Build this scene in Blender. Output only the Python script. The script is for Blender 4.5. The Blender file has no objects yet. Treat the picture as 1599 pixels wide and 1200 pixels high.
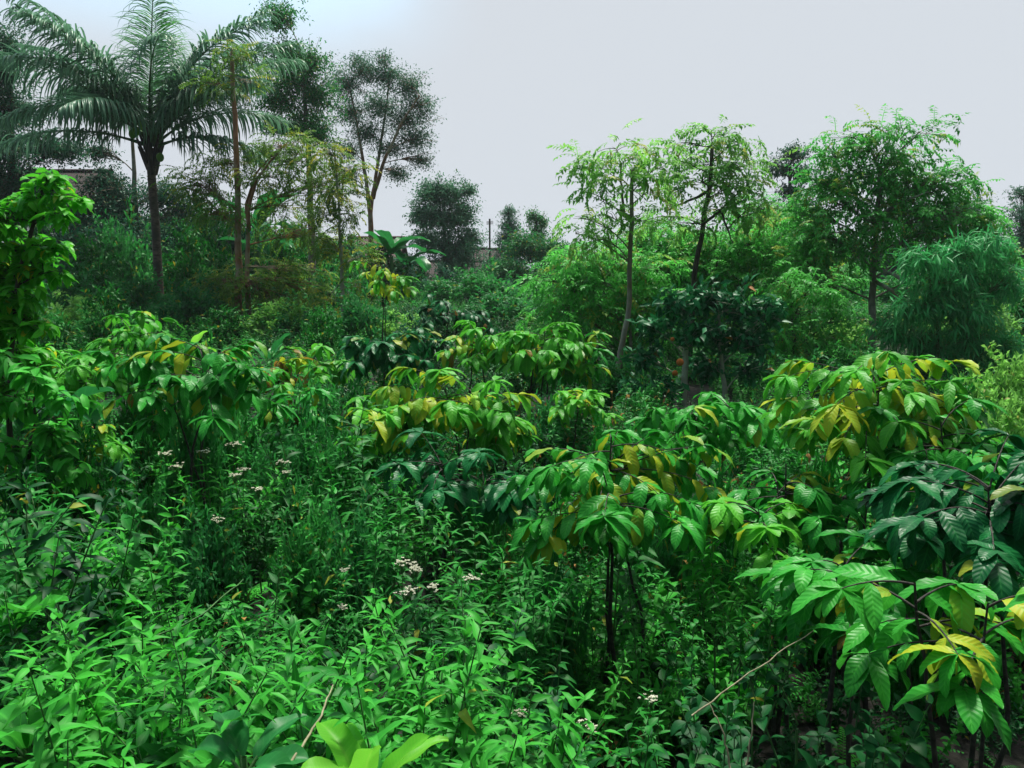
import bpy, math, random
import numpy as np
from math import radians, sin, cos, pi

# ------------------------------------------------------------------ scene, camera, light
S = bpy.context.scene
COL = S.collection
F_PX, CX, CY, HOR = 1255.0, 799.5, 600.0, 470.0
CAM = np.array([0.0, 0.0, 2.0])
PITCH = math.atan((CY - HOR) / F_PX)
cam_data = bpy.data.cameras.new("camera")
cam = bpy.data.objects.new("camera", cam_data)
COL.objects.link(cam)
cam.location = CAM
cam.rotation_euler = (pi / 2 - PITCH, 0, 0)
cam_data.sensor_width = 36
cam_data.lens = 36 * F_PX / 1599
cam_data.clip_start, cam_data.clip_end = 0.05, 3000
S.camera = cam
S.view_settings.view_transform = 'Standard'
S.view_settings.look = 'None'
S.view_settings.gamma = 1
S.view_settings.exposure = 0.5
S.cycles.max_bounces = 6
S.cycles.diffuse_bounces = 2
S.cycles.glossy_bounces = 1
S.cycles.transmission_bounces = 3

SUN_EL, SUN_AZ = radians(66), radians(15)      # azimuth from +Y (view direction) towards +X
w = bpy.data.worlds.new("World"); S.world = w; w.use_nodes = True
nt = w.node_tree; N = nt.nodes; Lk = nt.links
for n in list(N): N.remove(n)
out = N.new('ShaderNodeOutputWorld'); bg = N.new('ShaderNodeBackground')
sky = N.new('ShaderNodeTexSky'); sky.sky_type = 'NISHITA'; sky.sun_disc = False
sky.sun_elevation = SUN_EL; sky.sun_rotation = SUN_AZ
sky.air_density = 1.0; sky.dust_density = 2.0
tc = N.new('ShaderNodeTexCoord'); sep = N.new('ShaderNodeSeparateXYZ')
Lk.new(tc.outputs['Generated'], sep.inputs[0])
# overcast layer: brighter towards the zenith as a real cloud sheet is
mr = N.new('ShaderNodeMapRange'); mr.inputs[1].default_value = 0.42; mr.inputs[2].default_value = 0.95
mr.inputs[3].default_value = 1.0; mr.inputs[4].default_value = 2.6
Lk.new(sep.outputs[2], mr.inputs[0])
cl = N.new('ShaderNodeVectorMath'); cl.operation = 'SCALE'
cl.inputs[0].default_value = (4.74, 5.08, 5.48)
Lk.new(mr.outputs[0], cl.inputs['Scale'])
def wm(op, a, b=None):
    k = N.new('ShaderNodeMath'); k.operation = op
    for i_, v in enumerate((a, b)):
        if v is None: continue
        if isinstance(v, (int, float)): k.inputs[i_].default_value = v
        else: Lk.new(v, k.inputs[i_])
    return k.outputs[0]
def wr(v, a, b, c, d):
    k = N.new('ShaderNodeMapRange'); k.interpolation_type = 'SMOOTHSTEP'; Lk.new(v, k.inputs[0])
    for i_, q_ in enumerate((a, b, c, d)): k.inputs[i_ + 1].default_value = q_
    return k.outputs[0]
# the evening side of the sky (ahead, +Y) is bright, the side behind the photographer is duller
az = wr(sep.outputs[1], -.5, .75, .16, 1.0)
cl2 = N.new('ShaderNodeVectorMath'); cl2.operation = 'SCALE'; Lk.new(cl.outputs[0], cl2.inputs[0]); Lk.new(az, cl2.inputs['Scale'])
# torn edge of the cloud sheet: clear pale blue sky shows high on the left
noi = N.new('ShaderNodeTexNoise'); noi.inputs['Scale'].default_value = 3.0; noi.inputs['Detail'].default_value = 5
Lk.new(tc.outputs['Generated'], noi.inputs[0])
clear = wm('MULTIPLY', wm('MULTIPLY', wr(sep.outputs[2], .24, .36, 0, 1), wr(sep.outputs[0], -.02, -.2, 0, 1)), wr(noi.outputs[0], .35, .6, .35, .8))
cfac = wm('SUBTRACT', 1.0, clear)
tint = N.new('ShaderNodeMixRGB'); tint.blend_type = 'ADD'; tint.inputs[0].default_value = 1; Lk.new(sky.outputs[0], tint.inputs[1]); tint.inputs[2].default_value = (2.4, 3.8, 4.0, 1)
mx = N.new('ShaderNodeMixRGB'); Lk.new(cfac, mx.inputs[0])
Lk.new(tint.outputs[0], mx.inputs[1]); Lk.new(cl2.outputs[0], mx.inputs[2])
Lk.new(mx.outputs[0], bg.inputs[0]); bg.inputs[1].default_value = 0.10
Lk.new(bg.outputs[0], out.inputs[0])

sd = bpy.data.lights.new("sun", 'SUN'); sd.energy = 4.8; sd.angle = radians(12); sd.color = (1, 0.95, 0.87)
so = bpy.data.objects.new("sun", sd); COL.objects.link(so)
sv = (sin(SUN_AZ) * cos(SUN_EL), cos(SUN_AZ) * cos(SUN_EL), sin(SUN_EL))
from mathutils import Vector
so.rotation_euler = Vector(sv).to_track_quat('Z', 'Y').to_euler()
so.location = (10, 20, 30)

# ------------------------------------------------------------------ helpers
def at(px, py, d):
    """world point seen at photo pixel (px, py) whose world Y is d"""
    x = (px - CX) / F_PX; u = (CY - py) / F_PX
    v = np.array([x, cos(PITCH) + u * sin(PITCH), -sin(PITCH) + u * cos(PITCH)])
    return CAM + v * (d / v[1])
def sm(a, b, x):
    t = np.clip((np.asarray(x, float) - a) / (b - a), 0, 1); return t * t * (3 - 2 * t)
def G(x, y):
    x = np.asarray(x, float); y = np.asarray(y, float)
    z = np.interp(y, [-8, 0, 2, 3.5, 5, 7, 10, 15, 20, 30, 60, 200], [.5, .5, .32, .02, .0, .12, .45, .98, 1.4, 1.6, 1.8, 2.2])
    z = z + 0.30 * sm(0.0, 2.5, -x) * (1 - sm(3, 8, y))
    z = z + 1.8 * sm(8, 24, -x) * sm(18, 34, y)
    z = z - 0.35 * sm(-.2, .5, x) * (1 - sm(4.0, 6.5, y)) * sm(1.2, 2.2, y)
    return z + 0.05 * np.sin(1.7 * x + .6 * y) * np.cos(1.1 * y - .4 * x) + 0.02 * np.sin(5.1 * x) * np.sin(4.3 * y)
def nrm(v): return v / (np.linalg.norm(v, axis=-1, keepdims=True) + 1e-9)
UP = np.array([0, 0, 1.0])
def frame(D, roll=None):
    D = nrm(D)
    u = UP - D * D[..., 2:3]
    u = np.where(np.linalg.norm(u, axis=-1, keepdims=True) < 0.05, np.array([0.3, 1.0, 0.0]) + 0 * D, u)
    Nn = nrm(u - D * np.sum(u * D, -1, keepdims=True)); Sd = np.cross(D, Nn)
    if roll is not None:
        r = np.asarray(roll)[..., None]
        Nn, Sd = Nn * np.cos(r) + Sd * np.sin(r), Sd * np.cos(r) - Nn * np.sin(r)
    return D, Nn, Sd
def arc(P, D, Nn, L, c, t):
    """P,D,Nn (n,3); L,c (n,); t (k,) -> pos, tangent, normal (n,k,3)"""
    c = np.where(np.abs(c) < 1e-3, 1e-3, c)[:, None]; t = t[None, :]
    sx = np.sin(c * t) / c; sy = -(1 - np.cos(c * t)) / c
    pos = P[:, None] + L[:, None, None] * (D[:, None] * sx[..., None] + Nn[:, None] * sy[..., None])
    tan = D[:, None] * np.cos(c * t)[..., None] - Nn[:, None] * np.sin(c * t)[..., None]
    no = Nn[:, None] * np.cos(c * t)[..., None] + D[:, None] * np.sin(c * t)[..., None]
    return pos, tan, no

class MB:
    def __init__(s): s.V = []; s.F = []; s.A = []; s.G = []; s.M = []; s.n = 0
    def grid(s, P, A, age, mi=0, wrap=False):
        m, r, c = P.shape[:3]
        idx = (np.arange(r)[:, None] * c + np.arange(c)[None, :])
        if wrap: a = idx; b = np.roll(idx, -1, 1)
        else: a = idx[:, :-1]; b = idx[:, 1:]
        q = np.stack([a[:-1], b[:-1], b[1:], a[1:]], -1).reshape(-1, 4)
        q = (q[None] + (np.arange(m) * r * c)[:, None, None]).reshape(-1, 4) + s.n
        s.V.append(P.reshape(-1, 3)); s.A.append(A.reshape(-1, 3))
        s.G.append(np.broadcast_to(age, (m,)).repeat(r * c)); s.F.append(q)
        s.M.append(np.full(len(q), mi)); s.n += m * r * c
    def leaves(s, P, D, L, W, droop=.6, fold=.25, roll=None, nt=3, ns=2, a=.6, b=1.0, rip=0, ripk=8, wav=0, age=0, rnd=None, mi=0, rng=None, N0=None):
        n = len(P); nt = max(nt, 2)
        if n == 0: return
        L = np.broadcast_to(L, (n,)).astype(float); W = np.broadcast_to(W, (n,)).astype(float)
        droop = np.broadcast_to(droop, (n,)).astype(float); age = np.broadcast_to(age, (n,))
        D, Nn, Sd = frame(D, roll)
        t = np.linspace(0, 1, nt + 1); sg = np.linspace(-1, 1, ns + 1)
        pos, tan, no = arc(P, D, Nn, L, droop, t)
        wt = np.clip(t, 1e-3, 1) ** a * np.clip(1 - t, 0, 1) ** b; tt = np.linspace(0, 1, 60)
        wt = wt / (tt ** a * (1 - tt) ** b).max(); wt = np.maximum(wt, .03)
        hw = 0.5 * W[:, None] * wt[None]                       # n,k
        ph = (rng.random(n) * 6.28 if rng is not None else np.zeros(n))
        off = np.abs(sg)[None, None] * fold * hw[..., None]
        if rip: off = off + rip * L[:, None, None] * np.cos(2 * pi * (ripk * t[None, :, None] - 1.4 * np.abs(sg)[None, None])) * (np.abs(sg) > .01)[None, None] * wt[None, :, None]
        if wav: off = off + wav * L[:, None, None] * np.sin(2 * pi * 2.3 * t[None, :, None] + ph[:, None, None] + sg[None, None] * 1.5) * np.abs(sg)[None, None]
        p = pos[:, :, None] + Sd[:, None, None] * (hw[..., None] * sg)[..., None] + no[:, :, None] * off[..., None]
        if rnd is None: rnd = np.random.default_rng(n + s.n).random(n)
        A = np.empty(p.shape); A[..., 0] = sg[None, None]; A[..., 1] = t[None, :, None]; A[..., 2] = rnd[:, None, None]
        s.grid(p, A, age, mi)
    def tube(s, pts, rad, k=6, mi=0):
        pts = np.asarray(pts, float); n = len(pts); rad = np.broadcast_to(rad, (n,))
        T = nrm(np.gradient(pts, axis=0)); ref = np.array([1.0, .13, .2]) if abs(T[0, 0]) < .8 else np.array([0, 1.0, .2])
        a = nrm(np.cross(T, ref)); b = np.cross(T, a); th = np.linspace(0, 2 * pi, k, endpoint=False)
        p = pts[:, None] + rad[:, None, None] * (a[:, None] * np.cos(th)[None, :, None] + b[:, None] * np.sin(th)[None, :, None])
        A = np.zeros(p.shape); A[..., 0] = th / 6.28; A[..., 1] = np.linspace(0, 1, n)[:, None]; A[..., 2] = .5
        s.grid(p[None], A[None], 0, mi, wrap=True)
    def box(s, lo, hi, mi=0):
        lo = np.array(lo, float); hi = np.array(hi, float)
        c = np.array([[x, y, z] for z in (0, 1) for y in (0, 1) for x in (0, 1)]) * (hi - lo) + lo
        q = np.array([[0, 2, 3, 1], [4, 5, 7, 6], [0, 1, 5, 4], [2, 6, 7, 3], [0, 4, 6, 2], [1, 3, 7, 5]]) + s.n
        s.poly(c, q, mi)
    def poly(s, c, q, mi=0):
        c = np.asarray(c, float)
        s.V.append(c); s.A.append(np.zeros(c.shape)); s.G.append(np.zeros(len(c))); s.F.append(np.asarray(q)); s.M.append(np.full(len(q), mi)); s.n += len(c)
    def mesh(s, name, mats, org=(0, 0, 0), smooth=True):
        V = np.concatenate(s.V) - np.asarray(org); Fq = np.concatenate(s.F); A = np.concatenate(s.A); Gg = np.concatenate(s.G); M = np.concatenate(s.M)
        me = bpy.data.meshes.new(name)
        me.vertices.add(len(V)); me.vertices.foreach_set('co', V.astype('f').ravel())
        me.loops.add(Fq.size); me.loops.foreach_set('vertex_index', Fq.astype('i').ravel())
        me.polygons.add(len(Fq)); me.polygons.foreach_set('loop_start', np.arange(0, Fq.size, 4, dtype='i'))
        for m in mats: me.materials.append(m)
        me.polygons.foreach_set('material_index', M.astype('i'))
        me.polygons.foreach_set('use_smooth', np.full(len(Fq), smooth))
        me.update(calc_edges=True)
        at_ = me.attributes.new('leaf', 'FLOAT_VECTOR', 'POINT'); at_.data.foreach_set('vector', A.astype('f').ravel())
        at_ = me.attributes.new('age', 'FLOAT', 'POINT'); at_.data.foreach_set('value', Gg.astype('f'))
        return me

def thing(name, label, cat, loc, group=None):
    o = bpy.data.objects.new(name, None); COL.objects.link(o)
    o.empty_display_size = .2; o.location = loc; o['label'] = label; o['category'] = cat
    if group: o['group'] = group
    return o
def part(name, mb, mats, root=None, org=None, smooth=True, label=None):
    if mb.n == 0: return None
    if org is None: org = tuple(root.location) if root is not None else (0, 0, 0)
    o = bpy.data.objects.new(name, mb.mesh(name, mats if isinstance(mats, (list, tuple)) else [mats], org, smooth))
    COL.objects.link(o)
    if root is not None: o.parent = root
    if label: o['label'] = label
    return o
def struct(name, mb, mats, smooth=True):
    o = part(name, mb, mats, None, (0, 0, 0), smooth); o['kind'] = 'structure'; return o
def copy_thing(src, loc, rz, sc, label, group=None):
    c = src.copy(); COL.objects.link(c); c.location = loc; c.rotation_euler = (0, 0, rz); c.scale = (sc, sc, sc); c['label'] = label
    if group: c['group'] = group
    for ch in list(src.children):
        d = ch.copy(); COL.objects.link(d); d.parent = c
    return c

# ------------------------------------------------------------------ materials
def leaf_mat(name, g1, g2, old=(.42, .36, .03), rough=.42, tr=.22, spec=.16, huet=.497, vein=0, rib=0.35, bump=0.0, brown=(.20, .07, .02), rv=.5):
    m = bpy.data.materials.new(name); m.use_nodes = True; t = m.node_tree; n = t.nodes; l = t.links
    pb = n['Principled BSDF']; o = n['Material Output']
    a = n.new('ShaderNodeAttribute'); a.attribute_name = 'leaf'; sp = n.new('ShaderNodeSeparateXYZ'); l.new(a.outputs['Vector'], sp.inputs[0])
    ag = n.new('ShaderNodeAttribute'); ag.attribute_name = 'age'
    oi = n.new('ShaderNodeObjectInfo')
    def math_(op, x, y=None, clamp=False):
        k = n.new('ShaderNodeMath'); k.operation = op; k.use_clamp = clamp
        for i, v in enumerate((x, y)):
            if v is None: continue
            if isinstance(v, (int, float)): k.inputs[i].default_value = v
            else: l.new(v, k.inputs[i])
        return k.outputs[0]
    r = math_('FRACT', math_('ADD', sp.outputs[2], math_('MULTIPLY', oi.outputs['Random'], 1.0)))
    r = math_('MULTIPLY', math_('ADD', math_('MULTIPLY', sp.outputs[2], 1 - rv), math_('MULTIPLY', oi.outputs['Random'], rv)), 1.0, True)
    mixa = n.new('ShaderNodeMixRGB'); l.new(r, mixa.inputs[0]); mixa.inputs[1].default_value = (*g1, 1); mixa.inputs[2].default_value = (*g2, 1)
    ra = n.new('ShaderNodeValToRGB'); ra.color_ramp.interpolation = 'LINEAR'
    e = ra.color_ramp.elements; e[0].position = .16; e[0].color = (0, 0, 0, 1); e[1].position = .6; e[1].color = (1, 1, 1, 1)
    l.new(ag.outputs['Fac'], ra.inputs[0])
    # yellowing leaves keep green near the rib
    ab = math_('ABSOLUTE', sp.outputs[0])
    noi = n.new('ShaderNodeTexNoise'); noi.inputs['Scale'].default_value = 14; noi.inputs['Detail'].default_value = 3
    tcn = n.new('ShaderNodeTexCoord'); l.new(tcn.outputs['Object'], noi.inputs[0])
    yf = math_('MULTIPLY', ra.outputs[0], math_('ADD', math_('MULTIPLY', noi.outputs[0], .7), .55), True)
    mixb = n.new('ShaderNodeMixRGB'); l.new(yf, mixb.inputs[0]); l.new(mixa.outputs[0], mixb.inputs[1]); mixb.inputs[2].default_value = (*old, 1)
    bf = n.new('ShaderNodeMapRange'); bf.inputs[1].default_value = .82; bf.inputs[2].default_value = .97; l.new(ag.outputs['Fac'], bf.inputs[0])
    mixc = n.new('ShaderNodeMixRGB'); l.new(bf.outputs[0], mixc.inputs[0]); l.new(mixb.outputs[0], mixc.inputs[1]); mixc.inputs[2].default_value = (*brown, 1)
    col = mixc.outputs[0]
    # pale midrib and side veins
    k = n.new('ShaderNodeMapRange'); k.inputs[1].default_value = .12; k.inputs[2].default_value = .03; l.new(ab, k.inputs[0])
    fac = math_('MULTIPLY', k.outputs[0], rib)
    if vein:
        wv = math_('SINE', math_('MULTIPLY', math_('SUBTRACT', math_('MULTIPLY', sp.outputs[1], float(vein)), math_('MULTIPLY', ab, 1.4)), 2 * pi))
        vv = n.new('ShaderNodeMapRange'); vv.inputs[1].default_value = .72; vv.inputs[2].default_value = 1.0; l.new(wv, vv.inputs[0])
        fac = math_('MAXIMUM', fac, math_('MULTIPLY', vv.outputs[0], rib * .75))
    lt = n.new('ShaderNodeMixRGB'); lt.blend_type = 'MIX'; l.new(fac, lt.inputs[0]); l.new(col, lt.inputs[1]); lt.inputs[2].default_value = (g2[0] * 1.6 + .02, min(g2[1] * 1.4 + .03, .6), g2[2] * 1.4 + .01, 1)
    col = lt.outputs[0]
    # mottle
    n2 = n.new('ShaderNodeTexNoise'); n2.inputs['Scale'].default_value = 5; n2.inputs['Detail'].default_value = 2; l.new(tcn.outputs['Object'], n2.inputs[0])
    hs = n.new('ShaderNodeHueSaturation'); l.new(col, hs.inputs['Color']); l.new(math_('ADD', math_('MULTIPLY', n2.outputs[0], 1.1), .45), hs.inputs['Value'])
    col = hs.outputs[0]
    l.new(col, pb.inputs['Base Color'])
    rr = math_('ADD', math_('MULTIPLY', noi.outputs[0], .25), rough - .12)
    l.new(rr, pb.inputs['Roughness']); pb.inputs['Specular IOR Level'].default_value = .5; pb.inputs['IOR'].default_value = 1.22 if spec < .5 else 1.45
    if bump and vein:
        bp = n.new('ShaderNodeBump'); bp.inputs['Strength'].default_value = bump; bp.inputs['Distance'].default_value = .01
        l.new(wv, bp.inputs['Height']); l.new(bp.outputs[0], pb.inputs['Normal'])
    tl = n.new('ShaderNodeBsdfTranslucent')
    h2 = n.new('ShaderNodeHueSaturation'); l.new(col, h2.inputs['Color']); h2.inputs['Value'].default_value = 1.5; h2.inputs['Hue'].default_value = huet; l.new(h2.outputs[0], tl.inputs[0])
    ms = n.new('ShaderNodeMixShader'); ms.inputs[0].default_value = tr; l.new(pb.outputs[0], ms.inputs[1]); l.new(tl.outputs[0], ms.inputs[2])
    l.new(ms.outputs[0], o.inputs[0])
    return m
def bark_mat(name, c1, c2, scale=12, stretch=.25, rough=.85, c3=None):
    m = bpy.data.materials.new(name); m.use_nodes = True; t = m.node_tree; n = t.nodes; l = t.links; pb = n['Principled BSDF']
    tcn = n.new('ShaderNodeTexCoord'); mp = n.new('ShaderNodeMapping'); mp.inputs['Scale'].default_value = (1, 1, stretch); l.new(tcn.outputs['Object'], mp.inputs[0])
    no = n.new('ShaderNodeTexNoise'); no.inputs['Scale'].default_value = scale; no.inputs['Detail'].default_value = 6; l.new(mp.outputs[0], no.inputs[0])
    r = n.new('ShaderNodeValToRGB'); e = r.color_ramp.elements; e[0].position = .35; e[0].color = (*c1, 1); e[1].position = .65; e[1].color = (*c2, 1)
    l.new(no.outputs[0], r.inputs[0]); col = r.outputs[0]
    if c3:
        n3 = n.new('ShaderNodeTexNoise'); n3.inputs['Scale'].default_value = 1.6; n3.inputs['Detail'].default_value = 3; l.new(tcn.outputs['Object'], n3.inputs[0])
        k = n.new('ShaderNodeMapRange'); k.inputs[1].default_value = .48; k.inputs[2].default_value = .6; l.new(n3.outputs[0], k.inputs[0])
        mm = n.new('ShaderNodeMixRGB'); l.new(k.outputs[0], mm.inputs[0]); l.new(col, mm.inputs[1]); mm.inputs[2].default_value = (*c3, 1); col = mm.outputs[0]
    l.new(col, pb.inputs['Base Color']); pb.inputs['Roughness'].default_value = rough
    bp = n.new('ShaderNodeBump'); bp.inputs['Strength'].default_value = .6; bp.inputs['Distance'].default_value = .02; l.new(no.outputs[0], bp.inputs['Height']); l.new(bp.outputs[0], pb.inputs['Normal'])
    return m

M = {}
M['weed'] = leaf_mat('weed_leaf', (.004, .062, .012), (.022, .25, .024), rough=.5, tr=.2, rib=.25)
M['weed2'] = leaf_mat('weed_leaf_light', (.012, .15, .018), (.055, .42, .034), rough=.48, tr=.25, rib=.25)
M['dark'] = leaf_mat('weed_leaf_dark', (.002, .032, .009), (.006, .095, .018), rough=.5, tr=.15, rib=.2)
M['broad'] = leaf_mat('broad_leaf', (.10, .42, .025), (.20, .56, .05), rough=.42, tr=.4, vein=22, rib=.16)
M['broad_d'] = leaf_mat('broad_leaf_deep', (.010, .12, .032), (.028, .21, .045), rough=.35, tr=.3, vein=7, rib=.2)
M['coffee'] = leaf_mat('coffee_leaf', (.010, .17, .022), (.04, .34, .028), old=(.36, .40, .02), rough=.38, tr=.25, vein=9, rib=.36, bump=.12)
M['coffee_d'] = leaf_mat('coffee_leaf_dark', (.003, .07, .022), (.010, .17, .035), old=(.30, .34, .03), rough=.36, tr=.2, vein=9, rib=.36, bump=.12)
M['coffee_l'] = leaf_mat('coffee_leaf_light', (.03, .26, .022), (.10, .42, .028), old=(.40, .42, .02), rough=.4, tr=.3, vein=9, rib=.36, bump=.12)
M['lefty'] = leaf_mat('bright_leaf', (.03, .30, .02), (.13, .52, .02), old=(.42, .45, .02), rough=.4, tr=.35, rib=.3)
M['palm'] = leaf_mat('palm_leaflet', (.08, .21, .13), (.16, .34, .19), rough=.36, tr=.2, rib=.1, old=(.10, .42, .03))
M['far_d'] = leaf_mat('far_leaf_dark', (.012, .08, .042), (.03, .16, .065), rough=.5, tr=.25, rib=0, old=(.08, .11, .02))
M['far_b'] = leaf_mat('far_leaf_hazy_blue', (.035, .12, .075), (.08, .24, .12), rough=.5, tr=.25, rib=0, old=(.07, .13, .03))  # leaf colour lifted towards pale blue, distance haze painted in
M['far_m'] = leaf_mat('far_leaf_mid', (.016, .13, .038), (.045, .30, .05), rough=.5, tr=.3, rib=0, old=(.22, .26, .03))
M['olive'] = leaf_mat('olive_leaf', (.06, .15, .025), (.15, .32, .03), rough=.5, tr=.35, rib=0, old=(.34, .34, .03))
M['pin'] = leaf_mat('feather_leaf', (.03, .22, .045), (.09, .44, .06), rough=.45, tr=.38, rib=.1, old=(.28, .34, .05))
M['pinl'] = leaf_mat('feather_leaf_light', (.09, .28, .05), (.20, .48, .08), rough=.45, tr=.4, rib=.1, old=(.32, .33, .08))
M['bamboo'] = leaf_mat('narrow_leaf', (.03, .25, .08), (.08, .44, .12), rough=.42, tr=.32, rib=.1)
M['citrus'] = leaf_mat('glossy_leaf', (.008, .085, .03), (.02, .19, .055), rough=.42, tr=.12, spec=.4, rib=.2, old=(.4, .14, .02))
M['flower'] = leaf_mat('white_floret', (.50, .52, .38), (.72, .72, .58), rough=.7, tr=.2, rib=0)
M['red'] = leaf_mat('red_floret', (.45, .03, .01), (.6, .07, .02), rough=.7, tr=.2, rib=0)
M['dry'] = leaf_mat('dry_leaf', (.18, .09, .03), (.36, .20, .06), rough=.8, tr=.2, rib=.1)
M['stem_g'] = bark_mat('green_stem', (.03, .12, .03), (.07, .18, .04), 30)
M['stem_d'] = bark_mat('dark_stem', (.012, .011, .008), (.045, .042, .030), 40, 1)
M['stem_b'] = bark_mat('dry_twig', (.20, .18, .10), (.34, .31, .19), 30)
M['bark_red'] = bark_mat('reddish_bark', (.16, .07, .03), (.34, .16, .08), 14, .3, c3=(.32, .27, .20))
M['bark_d'] = bark_mat('dark_bark', (.025, .02, .016), (.07, .055, .04), 14, .3)
M['bark_g'] = bark_mat('grey_bark', (.12, .11, .09), (.27, .25, .20), 14, .5, c3=(.12, .10, .05))
M['bark_w'] = bark_mat('pale_bark', (.22, .22, .19), (.42, .42, .36), 10, .6, c3=(.20, .20, .15))

def ground_mat():
    m = bpy.data.materials.new('soil_and_litter'); m.use_nodes = True; t = m.node_tree; n = t.nodes; l = t.links; pb = n['Principled BSDF']
    tcn = n.new('ShaderNodeTexCoord'); no = n.new('ShaderNodeTexNoise'); no.inputs['Scale'].default_value = 9; no.inputs['Detail'].default_value = 8; l.new(tcn.outputs['Object'], no.inputs[0])
    r = n.new('ShaderNodeValToRGB'); e = r.color_ramp.elements; e[0].position = .35; e[0].color = (.006, .005, .004, 1); e[1].position = .7; e[1].color = (.018, .018, .010, 1)
    l.new(no.outputs[0], r.inputs[0]); l.new(r.outputs[0], pb.inputs['Base Color']); pb.inputs['Roughness'].default_value = .95
    bp = n.new('ShaderNodeBump'); bp.inputs['Distance'].default_value = .05; l.new(no.outputs[0], bp.inputs['Height']); l.new(bp.outputs[0], pb.inputs['Normal'])
    return m

# ------------------------------------------------------------------ ground: one sheet to the horizon
g = MB()
ys = np.concatenate([np.linspace(-8, 12, 81), np.linspace(12.5, 60, 60), np.array([80, 120, 200, 400, 900, 2000])])
us = np.linspace(-1, 1, 121)
YY = ys[:, None] + 0 * us[None]; XX = us[None] * (14 + np.maximum(ys, 0)[:, None] * 1.2)
P = np.stack([XX, YY, G(XX, YY)], -1)[None]
g.grid(P, np.zeros(P.shape), 0)
struct('ground', g, [ground_mat()])

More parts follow.
